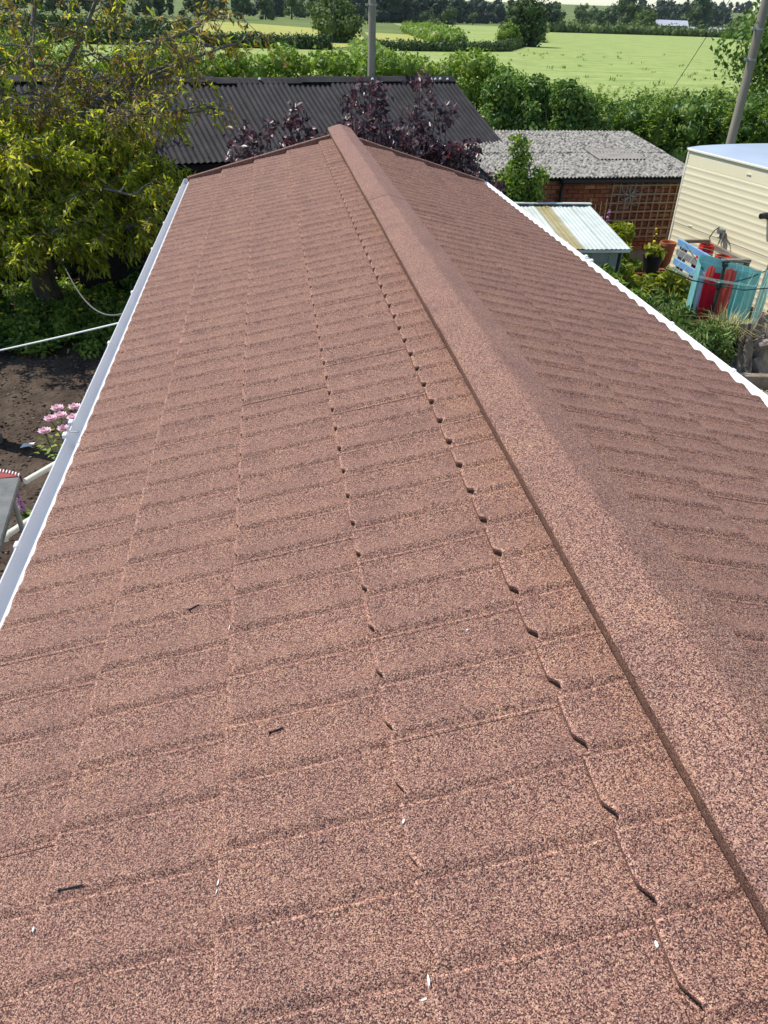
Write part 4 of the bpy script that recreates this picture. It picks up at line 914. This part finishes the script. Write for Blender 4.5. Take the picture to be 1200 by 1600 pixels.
v, f = leaves(np.tile([0, 0, .42], (4, 1)), [(-.8, .2, .3), (.5, .5, .3), (.2, -.8, .2), (.7, -.2, .4)], np.tile([0, 0, 1.], (4, 1)), .13, .10, .04, .1); obj('leaves', np_mesh('leaves', v, f), M['lf_lime'], t)
obj('stem', MB().tube([(.02, 0, 0), (.01, .01, .2), (0, 0, .43)], [.006, .005, .004], 5), M['stem'], t)
# white tube frame
t = thing('tube_frame', 'white tubular metal garden frame standing under the left gutter', 'frame', (-1.9, 5.9, 0))
for (a, b) in (((-2.15, 5.91), (-1.45, 7.0)), ((-2.08, 5.12), (-1.40, 6.22))):
    put(t, 'rail', MB().tube([(a[0], a[1], .9), (b[0], b[1], .9)], .026, 12), M['white_metal'], smooth=True)
    for s in (.22, .85):
        x, y = a[0] + (b[0] - a[0]) * s, a[1] + (b[1] - a[1]) * s; put(t, 'leg', MB().tube([(x, y, .888), (x + .05, y - .08, .02)], .021, 10), M['white_metal'], smooth=True)
put(t, 'rail_end', MB().tube([(-2.08, 5.12, .9), (-2.093, 5.095, .895), (-2.10, 5.085, .882), (-2.10, 5.08, .865)], .025, 12), M['white_metal'], smooth=True)
put(t, 'cross_tube', MB().tube([(-1.83, 6.32, .35), (-1.78, 5.53, .35)], .018, 10), M['white_metal'], smooth=True)
# grey work platform with red ribbed end
t = thing('work_platform', 'scuffed grey work platform with red ribbed end at left edge', 'platform', (-1.95, 4.2, 0)); dv = Vector((-.107, .994, 0)).normalized(); sv = Vector((.994, .107, 0)).normalized(); E0 = Vector((-1.96, 4.70, 1.6))
RZp = Matrix.Rotation(atan2(sv.y, sv.x), 3, 'Z')
put(t, 'deck', MB().bevbox(E0 - dv * .85, (.44, 1.70, .045), .008, RZp), M['board'])
mb = MB(); ring = []
for z in (.026, -.03):
    for k in range(25):
        u_ = -1 + 2 * k / 24; rr = (1 - u_ * u_) * .10 + .02; rr += .006 * (k % 2); ring.append(E0 + sv * (u_ * .222) + dv * rr + Vector((0, 0, z)))
mb.add(ring + [E0 + sv * -.222 + Vector((0, 0, .026)), E0 + sv * .222 + Vector((0, 0, .026))], [tuple(range(25)) + (51, 50)] + [(k, k + 25, k + 26, k + 1) for k in range(24)])
ec = put(t, 'end_cap', mb, M['red_rubber'])
for k in range(21):
    u_ = -.95 + 1.9 * k / 20; rr = (1 - u_ * u_) * .10 + .012; p = E0 + sv * (u_ * .222) + dv * rr + Vector((0, 0, .03)); obj('rib', MB().box(p - dv * .012, (.006, .035, .012), RZp), M['paper'], ec)
put(t, 'knob', MB().lathe([(.03, .0), (.034, .012), (.03, .03), (.012, .04), (.001, .041)], E0 - dv * .42 + sv * .02 + Vector((0, 0, .022)), 10), M['tub'], smooth=True)
put(t, 'latch_hole', MB().lathe([(.013, .0), (.012, .003), (.001, .004)], E0 - dv * .03 + Vector((0, 0, .0225)), 10), M['gutter_black'])
for a in (-.17, .17):
    for b in (.12, 1.55): put(t, 'leg', MB().tube([E0 + sv * a - dv * b + Vector((0, 0, -.02)), E0 + sv * a * 1.25 - dv * (b * .96 + .02) + Vector((0, 0, -1.58))], .018, 8), M['steel'])
M['clod'] = leafmat('soil_crumbs', [(0, (.03, .02, .013)), (.5, (.075, .052, .036)), (.9, (.14, .10, .07)), (1, (.26, .22, .16))], 0.0, rough=.95)
n_ = 9000; P_ = np.stack([rng.uniform(-5.5, -.9, n_), rng.uniform(3.5, 11.0, n_), np.full(n_, .035)], 1); rr_ = rng.uniform(.004, .017, n_) * (.5 + rng.random(n_))
V = (ICO_V[None] * rr_[:, None, None] * np.stack([rng.uniform(.6, 1.8, n_), rng.uniform(.6, 1.4, n_), np.full(n_, .7)], 1)[:, None] + P_[:, None]).reshape(-1, 3); F = (ICO_F[None] + (np.arange(n_) * len(ICO_V))[:, None, None]).reshape(-1, 3)
o = obj('soil_crumbs', np_mesh('soil_crumbs', V, F), M['clod']); o['kind'] = 'stuff'
# grey post and scrap of paper
t = thing('grey_pipe', 'upright grey green pipe standing on the soil at left edge', 'pipe', (-3.28, 8.35, 0)); obj('pipe', MB().tube([(0, 0, 0), (0, 0, 1.5)], .095, 14), M['board'], t, smooth=True); obj('collar', MB().lathe([(.10, .0), (.115, .01), (.115, .09), (.10, .10)], (0, 0, .02), 14), M['board'], t, smooth=True)
mb = MB().grid([[(-2.92, 8.12, .068), (-2.80, 8.16, .074)], [(-2.90, 8.20, .080), (-2.78, 8.24, .070)]], (0, 0, -.002)); tag(obj('paper_scrap', mb, M['paper']), 'small white paper scrap lying on the dark soil', 'litter')

# ================================================================== GARDEN BESIDE THE CARAVAN
# slatted fence of blue and grey boards
t = thing('slat_fence', 'slatted screen of alternating blue and grey boards before the caravan', 'fence', (6.72, 11.8, 0))
for k, z in enumerate((1.29, 1.14, .985, .83, .675, .52, .37, .22)):
    put(t, 'slat', MB().bevbox((6.70 + .03 * (k % 2) * .3, 11.76 - .03 * (k > 5) + random.uniform(-.02, .02), z), (.03, 1.24 + .10 * (k == 6), .105), .006, Matrix.Rotation(random.uniform(-.012, .012), 3, 'X')), M['slat_blue' if k in (0, 2, 4) else 'slat_grey'])
for y in (11.22, 12.32): put(t, 'post', MB().bevbox((6.75, y, .66), (.05, .06, 1.32), .006), M['wood_grey'])
# cylinder store frame and gas bottles
t = thing('cylinder_store', 'weathered timber frame round the red gas cylinders', 'frame', (7.0, 11.5, 0))
for x, y in ((6.84, 11.14), (7.22, 11.14), (6.84, 12.36), (7.18, 12.36)): put(t, 'post', MB().bevbox((x, y, .64), (.06, .06, 1.28), .006), M['wood_grey'])
put(t, 'rail', MB().bevbox((7.03, 11.14, 1.31), (.48, .07, .055), .006), M['wood_grey']); put(t, 'rail', MB().bevbox((7.01, 12.36, 1.31), (.42, .07, .055), .006), M['wood_grey']); put(t, 'rail', MB().bevbox((7.25, 11.75, 1.25), (.05, 1.24, .09), .006), M['wood_grey'])
def bottle(x, y, lab, h=1.05):
    t = thing('gas_cylinder', lab, 'gas cylinder', (x, y, .06), 'red gas cylinders beside the caravan')
    obj('body', MB().lathe([(.001, 0), (.14, 0), (.165, .04), (.165, h - .14), (.15, h - .06), (.09, h), (.001, h + .01)], n=20), M['red_gas'], t, smooth=True)
    mb = MB(); ring = lambda z, r: [(r * cos(2 * pi * k / 20), r * sin(2 * pi * k / 20), z) for k in range(20)]
    a = [ring(z, r) for z, r in ((h - .04, .125), (h + .02, .125), (h + .12, .122), (h + .17, .118), (h + .17, .108), (h + .02, .112))]
    mb.v = [q for r in a for q in r]
    for i in range(5):
        for k in range(20):
            if i in (1, 2) and k % 10 in (2, 3, 4): continue
            mb.f.append((i * 20 + k, i * 20 + (k + 1) % 20, i * 20 + 20 + (k + 1) % 20, i * 20 + 20 + k))
    obj('collar', mb, M['red_gas'], t); vv = obj('valve', MB().lathe([(.001, 0), (.028, .0), (.024, .07), (.018, .08), (.018, .12), (.001, .125)], (0, 0, h), 10), M['steel'], t)
    obj('handwheel', MB().lathe([(.03, 0), (.034, .006), (.03, .014), (.001, .014)], (0, 0, h + .11), 10), M['black_plastic'], vv)
bottle(6.95, 11.92, 'red gas cylinder further back beside the caravan wall', 1.13); bottle(7.02, 11.50, 'red gas cylinder nearer in front behind the teal towel', 1.06)
rg = wlp(1.42, 1.40, .05); t = thing('gas_regulator', 'grey gas regulator with looped hoses on the caravan wall', 'regulator', rg)
obj('body', MB().bevbox((0, 0, 0), (.07, .08, .15), .015), M['steel'], t); obj('dial', MB().tube([(-.03, 0, .05), (-.09, 0, .055)], [.05, .045], 12), M['steel'], t, smooth=True)
tgt = [Vector((6.95, 11.92, 1.36)) - rg, Vector((7.05, 11.52, 1.30)) - rg]
for sgn, g_ in zip((1, -1), tgt):
    pts = [Vector((0, sgn * .03, .05)), Vector((-.03, sgn * .10, .09)), Vector((-.06, sgn * .17, .02)), Vector((-.1, sgn * .2, -.10)), g_ * .6 + Vector((0, 0, -.10)), g_]
    obj('hose', MB().tube(pts, .010, 7), M['cable'], t, smooth=True)

# rotary airer with washing
HX, HY = 6.54, 10.6
t = thing('rotary_airer', 'rotary clothes airer with dark green post and thin lines', 'clothes airer', (HX, HY, 0))
obj('post', MB().tube([(0, 0, 0), (0, 0, .9), (0, 0, 1.38)], [.028, .026, .024], 10), M['green_post'], t, smooth=True)
hb_ = obj('hub', MB().lathe([(.001, .0), (.045, .0), (.045, .05), (.03, .06), (.001, .06)], (0, 0, 1.37), 12), M['green_post'], t, smooth=True); obj('crank', MB().bevbox((0, 0, 1.44), (.13, .035, .03), .008), M['green_post'], hb_)
obj('slider', MB().lathe([(.03, .0), (.05, .02), (.05, .09), (.03, .11)], (0, 0, 1.05), 12), M['green_post'], t, smooth=True)
tips = [Vector((-.42, .95, 1.44)), Vector((.92, .42, 1.40)), Vector((.42, -.95, 1.36)), Vector((-.92, -.42, 1.36))]
tips = [Vector((-.15, 1.02, 1.46)), Vector((.98, .12, 1.38)), Vector((.15, -1.0, 1.36)), Vector((-.98, -.1, 1.38))]
for q in tips: obj('arm', MB().tube([Vector((q.x * .03, q.y * .03, 1.10)), q * .5 + Vector((0, 0, .5)), q], [.010, .010, .008], 7), M['green_post'], t, smooth=True)
for r_ in (.55, .7, .85, .98):
    for i in range(4):
        a, b = tips[i], tips[(i + 1) % 4]; f_ = lambda q: Vector((q.x * r_, q.y * r_, 1.12 + (q.z - 1.12) * r_)); obj('line', MB().tube([f_(a), (f_(a) + f_(b)) / 2 - Vector((0, 0, .02)), f_(b)], .0025, 4), M['teal2'], t)
def cloth(name, lab, path, z0, z1, mat, amp=.02, waves=5, cat='laundry', flare=0.0):
    """cloth hung from a path in plan (x, y, ztop), falling in folds"""
    path = np.array(path, float); s = np.linspace(0, 1, 40); sp = np.linspace(0, 1, len(path)); px = np.interp(s, sp, path[:, 0]); py = np.interp(s, sp, path[:, 1]); pz = np.interp(s, sp, path[:, 2]); P = []
    nx, ny = np.gradient(py), -np.gradient(px); l = np.hypot(nx, ny); nx /= l; ny /= l; ph_ = rng.random() * 6
    for i in range(15):
        t_ = i / 14; k = amp * (.25 + t_) * (.6 * np.sin(2 * pi * waves * s + ph_ + 1.5 * np.sin(4 * s + ph_) + .8 * t_) + .5 * np.sin(2 * pi * waves * .41 * s + 2 * ph_ - t_)); cx = px.mean(); w_ = 1 + flare * t_
        P.append(np.stack([cx + (px - cx) * w_ + nx * k, py + ny * k, pz + (np.full(40, z1) + .025 * np.sin(7 * s + ph_) - pz) * t_ - .0], 1))
    P[0][:, 2] -= .012 * np.abs(np.sin(2 * pi * waves * s / 2))
    o = obj(name, MB().grid(P), M[mat], smooth=True, angle=80); return tag(o, lab, cat, 'washing on the rotary airer')
cloth('towel', 'large teal towel hanging round the back of the airer', [(6.18, 10.62, 1.38), (6.30, 10.95, 1.40), (6.46, 11.22, 1.40), (6.78, 11.04, 1.36), (7.12, 10.80, 1.30)], 0, .46, 'teal', .03, 3.2)
cloth('towel', 'pale teal towel hanging at the right of the airer', [(6.84, 10.84, 1.34), (7.00, 10.76, 1.32), (7.18, 10.64, 1.30)], 0, .42, 'teal', .03, 3)
cloth('shawl', 'narrow mint green cloth strip hanging at the airer right tip', [(7.24, 10.66, 1.32), (7.29, 10.62, 1.32), (7.33, 10.56, 1.32)], 0, .30, 'teal2', .02, 2)
cloth('dress', 'crimson red dress hanging behind the airer post', [(6.42, 10.86, 1.20), (6.56, 10.90, 1.22), (6.74, 10.84, 1.20)], 0, .50, 'red_cloth', .018, 2.3, flare=.14)
cloth('cardigan', 'coral garment hanging right of the crimson dress', [(6.72, 10.83, 1.27), (6.78, 10.80, 1.30), (6.86, 10.76, 1.26)], 0, .58, 'coral_cloth', .02, 2, flare=.1)
cloth('coral_top', 'small coral top with frilled neck left of the airer post', [(6.40, 10.80, 1.30), (6.46, 10.82, 1.34), (6.53, 10.81, 1.30)], 0, 1.08, 'coral_cloth', .02, 3)
cloth('scarf', 'lilac cloth hanging between the teal towel and red dress', [(6.33, 10.80, 1.24), (6.37, 10.84, 1.24), (6.42, 10.85, 1.24)], 0, .52, 'lilac_cloth', .015, 2)
t = thing('clothes_prop', 'slim grey banded clothes prop leaning by the caravan', 'pole', (7.36, 10.83, 0)); a, b = Vector((0, 0, 0)), Vector((.05, .0, 2.2)); obj('shaft', MB().tube([a, b], .02, 10), M['slat_grey'], t, smooth=True)
for k in range(4): obj('band', MB().tube([a.lerp(b, .22 + k * .14), a.lerp(b, .232 + k * .14)], .0245, 10), M['black_plastic'], t)

# plants
def blob_plant(name, lab, x, y, h, w_, n, L, mat, asp=.4, hang=.5, k=14, cat='shrub', group=None, core=0.0):
    t = thing(name, lab, cat, (x, y, 0), group); c, r = [], []; sm = MB()
    for i in range(k):
        a = rng.random() * 6.28; q = rng.random(); rr = w_ * .5 * sqrt(rng.random()) * sqrt(max(.1, 1 - q * q * .8)); p = (rr * cos(a), rr * sin(a), h * (.2 + .72 * q)); c.append(p); r.append(w_ * rng.uniform(.12, .22)); sm.tube([(p[0] * .2, p[1] * .2, 0), (p[0] * .7, p[1] * .7, p[2] * .6), p], [.010, .007, .004], 5)
    obj('stems', sm, M['stem'], t)['kind'] = 'stuff'; leaf_obj(t, 'foliage', M[mat], [clump_leaves(c, r, n, L, asp, .3, .35, .9, hang=hang, core=core)], world=False); return t
blob_plant('lime_shrub', 'lime yellow drooping shrub in the bed before the slatted screen', 6.15, 11.75, .95, 1.2, 5200, .15, 'lf_lime', .25, .7)
blob_plant('lime_shrub', 'lime green shrub spilling beside the small shed corner', 5.75, 12.2, .98, 1.15, 5200, .13, 'lf_lime', .3, .6)
blob_plant('leafy_shrub', 'tall leafy green shrub against the outhouse beside the small shed', 5.86, 13.25, 1.42, 1.0, 6500, .12, 'lf_lime', .45, .4)
blob_plant('lance_plant', 'mass of narrow grey green leaves beside the right gutter', 5.75, 10.85, .62, 1.6, 9000, .16, 'lf_lance', .16, -.1, 20)
blob_plant('lance_plant', 'narrow leaved green plant under the lime shrub', 5.35, 11.25, .55, 1.3, 6000, .15, 'lf_lance', .18, 0, 14)
blob_plant('dark_shrub', 'leafy green sprigs in front of the small shed wall', 5.1, 10.95, 1.15, 1.0, 4200, .12, 'lf_bright', .35, .3)
blob_plant('flower_plant', 'low green plant at the foot of the timber tub', 7.30, 11.0, .52, .4, 700, .10, 'lf_bright', .5, .3, 8)
blob_plant('lance_plant', 'spreading green plant close to the right gutter and grass clump', 5.9, 9.75, .62, 1.4, 7500, .15, 'lf_lance', .16, -.1, 18)
blob_plant('low_shrub', 'low dark green shrub in front of the small shed wall', 4.4, 10.4, .75, 1.5, 5000, .12, 'lf_green', .4, .3, 14)
blob_plant('leafy_shrub', 'bright leafy plant between the lime shrubs and the black pot', 6.0, 12.75, .95, .8, 3000, .13, 'lf_bright', .4, .4)
blob_plant('lance_plant', 'grey green plant spreading below the slatted screen', 6.35, 11.05, .55, 1.0, 4500, .14, 'lf_lance', .2, .1, 14)
t = thing('grass_clump', 'clump of straw tipped ornamental grass before the washing', 'grass', (6.45, 10.0, 0)); V, F, off = [], [], 0
for k in range(520):
    a = rng.random() * 6.28; l = rng.uniform(.5, 1.0); out = rng.uniform(.15, .62) * l; w_ = .006; p0 = np.array((rng.normal() * .08, rng.normal() * .08, 0)); d_ = np.array((cos(a), sin(a), 0)); sd_ = np.array((-sin(a), cos(a), 0)) * w_
    pts = [p0, p0 + d_ * out * .25 + [0, 0, l * .55], p0 + d_ * out * .65 + [0, 0, l * .82], p0 + d_ * out * 1.05 + [0, 0, l * (.80 if out > .3 else .98)]]
    v = [q + s * sd_ * f_ for q, f_ in zip(pts, (1, 1, .8, .25)) for s in (-1, 1)]; V.append(np.array(v)); F.append(np.array([(0, 1, 3), (0, 3, 2), (2, 3, 5), (2, 5, 4), (4, 5, 7), (4, 7, 6)]) + off); off += 8
obj('blades', np_mesh('blades', np.concatenate(V), np.concatenate(F)), M['lf_straw'], t)
foxglove('purple pink foxglove spikes just behind the small shed roof', 5.50, 12.9, 1.62, (.0, 0), n=34, r=.07); foxglove('second pale foxglove beside the purple pink one behind the shed', 5.66, 13.05, 1.70, (.02, 0), n=30, r=.06)
foxglove('yellow flowering spike in front of the brown trellis', 6.55, 12.9, 1.45, (-.02, 0), 'yellow', 18, .06)
t = thing('cane_row', 'bundle of pale bamboo canes leaning on the outhouse wall', 'canes', (5.75, 13.9, 0))
for k in range(6): obj('cane', MB().tube([(k * .08 - .2, -.25 + .02 * k, 0), (k * .10 - .22, .12, 1.55 + .05 * (k % 3))], [.008, .006], 6), M['wicker'], t)
def pot(name, lab, x, y, z, r, h, mat, cat='pot', taper=.72):
    t = thing(name, lab, cat, (x, y, z)); obj('vessel', MB().lathe([(.001, 0), (r * taper, 0), (r * .97, h * .86), (r * 1.06, h * .87), (r * 1.06, h), (r * .93, h), (r * .88, h * .8), (.001, h * .8)], n=18), M[mat], t, smooth=True, angle=30); return t
pot('terracotta_pot', 'tall terracotta pot on the brick ledge by the caravan corner', 6.72, 12.75, .78, .13, .42, 'terracotta')
p_ = pot('black_pot', 'black plastic pot with lime leaves left of the terracotta pot', 6.45, 12.65, .70, .17, .32, 'black_plastic'); leaf_obj(p_, 'leaves', M['lf_lime'], [clump_leaves([(0, 0, .36), (-.12, -.05, .40), (.1, -.08, .34)], [.1, .08, .08], 90, .11, .45, .2, .4)], world=False)
pot('wicker_basket', 'round wicker basket standing among the bed plants', 6.15, 12.85, .52, .17, .26, 'wicker', 'basket')
t = thing('brick_ledge', 'low loose brick ledge carrying the garden pots', 'ledge', (6.55, 12.8, 0)); k0 = 0
for r in range(9):
    for k in range(4): put(t, 'brick', MB().bevbox((6.20 + k * .224 + (.1 if r % 2 else 0), 12.78, .065 + r * .076), (.214, .30, .068), .005), M['brick'])
t = thing('stone_pile', 'pile of pale broken stones at the caravan corner', 'stones', (6.70, 12.15, 0))
for k in range(16):
    q = Vector((rng.normal() * .2, rng.normal() * .16, .08 + .30 * rng.random())); R = Matrix.Rotation(rng.random() * 3, 3, Vector(rng.normal(size=3)).normalized()); obj('stone', MB().bevbox(q, (.24 * rng.uniform(.5, 1), .13, .07), .02, R), M['stone'], t)
# stump, tub, kerb, pebbles
def stump():
    t = thing('tree_stump', 'gnarled weathered tree stump by the right gutter', 'stump', (6.72, 9.75, 0)); P = []; na, nz = 40, 16
    for i in range(nz):
        u_ = i / (nz - 1); row = []
        for j in range(na + 1):
            a = 2 * pi * (j % na) / na; r = (.34 - .16 * u_ ** .7) * (1 + .20 * sin(3 * a + 1.2 + u_) + .12 * sin(7 * a + 3 * u_) + .07 * sin(13 * a - 4 * u_)) + .02 * sin(17 * a + 11 * u_); top = .72 + .12 * sin(2 * a + .6) + .07 * sin(5 * a)
            row.append((r * cos(a) - .06 * u_, r * sin(a), top * u_))
        P.append(row)
    P.append([(x * .55, y * .55, z - .05) for x, y, z in P[-1]]); P.append([(x * .1, y * .1, .55) for x, y, z in P[-1]])
    obj('trunk', MB().grid(P), M['stump'], t, smooth=True, angle=50)
    for a, l, z in ((2.6, .5, .28), (3.6, .42, .2), (5.0, .45, .25), (.6, .5, .3), (1.5, .4, .2)): obj('root', MB().tube([(.16 * cos(a), .16 * sin(a), z + .08), (.32 * cos(a), .32 * sin(a), z * .7), (l * cos(a + .15), l * sin(a + .15), .03)], [.10, .075, .03], 9), M['stump'], t, smooth=True)
    obj('broken_limb', MB().tube([(.05, -.1, .5), (.22, -.24, .62), (.36, -.30, .60)], [.09, .07, .05], 9), M['stump'], t, smooth=True)
stump()
t = pot('wooden_tub', 'pale wooden tub with wire hoops above the tree stump', 7.02, 9.75, .62, .17, .34, 'tub', 'tub', .85)
for z in (.08, .25): obj('hoop', MB().lathe([(.158 + z * .07, -.008), (.164 + z * .07, -.006), (.164 + z * .07, .006), (.158 + z * .07, .008)], (0, 0, z), 18), M['steel'], t)
leaf_obj(t, 'leaves', M['lf_dark'], [clump_leaves([(0, 0, .34), (.06, .03, .40)], [.1, .07], 80, .09, .5, .2, .4)], world=False)
t = thing('tub_stand', 'rough stone plinth under the wooden tub', 'stand', (7.02, 9.75, 0)); obj('stone', MB().bevbox((0, 0, .3), (.36, .36, .62), .03), M['stone'], t)
t = thing('timber_edging', 'dark timber bed edging beside the stump', 'edging', (6.3, 9.5, 0))
for k in range(3): obj('sleeper', MB().bevbox((-.75 + k * .62 - .1, -.1 * k, .12), (.60, .12, .22), .012, Matrix.Rotation(-.15, 3, 'Z')), M['wood_grey'], t)
n = 2600; P = np.stack([rng.uniform(5.2, 8.2, n), rng.uniform(8.6, 12.6, n), np.full(n, .045)], 1); K = len(ICO_V); rr = rng.uniform(.012, .032, n)
V = (ICO_V[None] * rr[:, None, None] * [1, 1, .6] + P[:, None]).reshape(-1, 3); F = (ICO_F[None] + (np.arange(n) * K)[:, None, None]).reshape(-1, 3); o = obj('pebbles', np_mesh('pebbles', V, F), M['pebble']); o['kind'] = 'stuff'
t = thing('stone_gnome', 'small pale stone ornament on the pebbles by the stump', 'ornament', (6.98, 10.45, 0)); obj('base', MB().lathe([(.001, 0), (.10, 0), (.11, .05), (.07, .12), (.06, .18), (.001, .19)], n=12), M['stone'], t, smooth=True); obj('top', MB().lathe([(.001, 0), (.06, .02), (.075, .07), (.05, .12), (.001, .14)], (0, 0, .18), 12), M['stone'], t, smooth=True)

# ================================================================== AIR
hz = MB().box((0, 1900, 30), (9000, 5400, 64)); ho = obj('haze', hz, None); ho['kind'] = 'stuff'
hm = bpy.data.materials.new('haze'); hm.use_nodes = True; n = hm.node_tree; n.nodes.clear(); out = n.nodes.new('ShaderNodeOutputMaterial'); pv = n.nodes.new('ShaderNodeVolumePrincipled')
pv.inputs['Color'].default_value = (.80, .88, 1.0, 1); pv.inputs['Density'].default_value = .00004; pv.inputs['Anisotropy'].default_value = .2
n.links.new(pv.outputs[0], out.inputs['Volume']); ho.data.materials.append(hm)
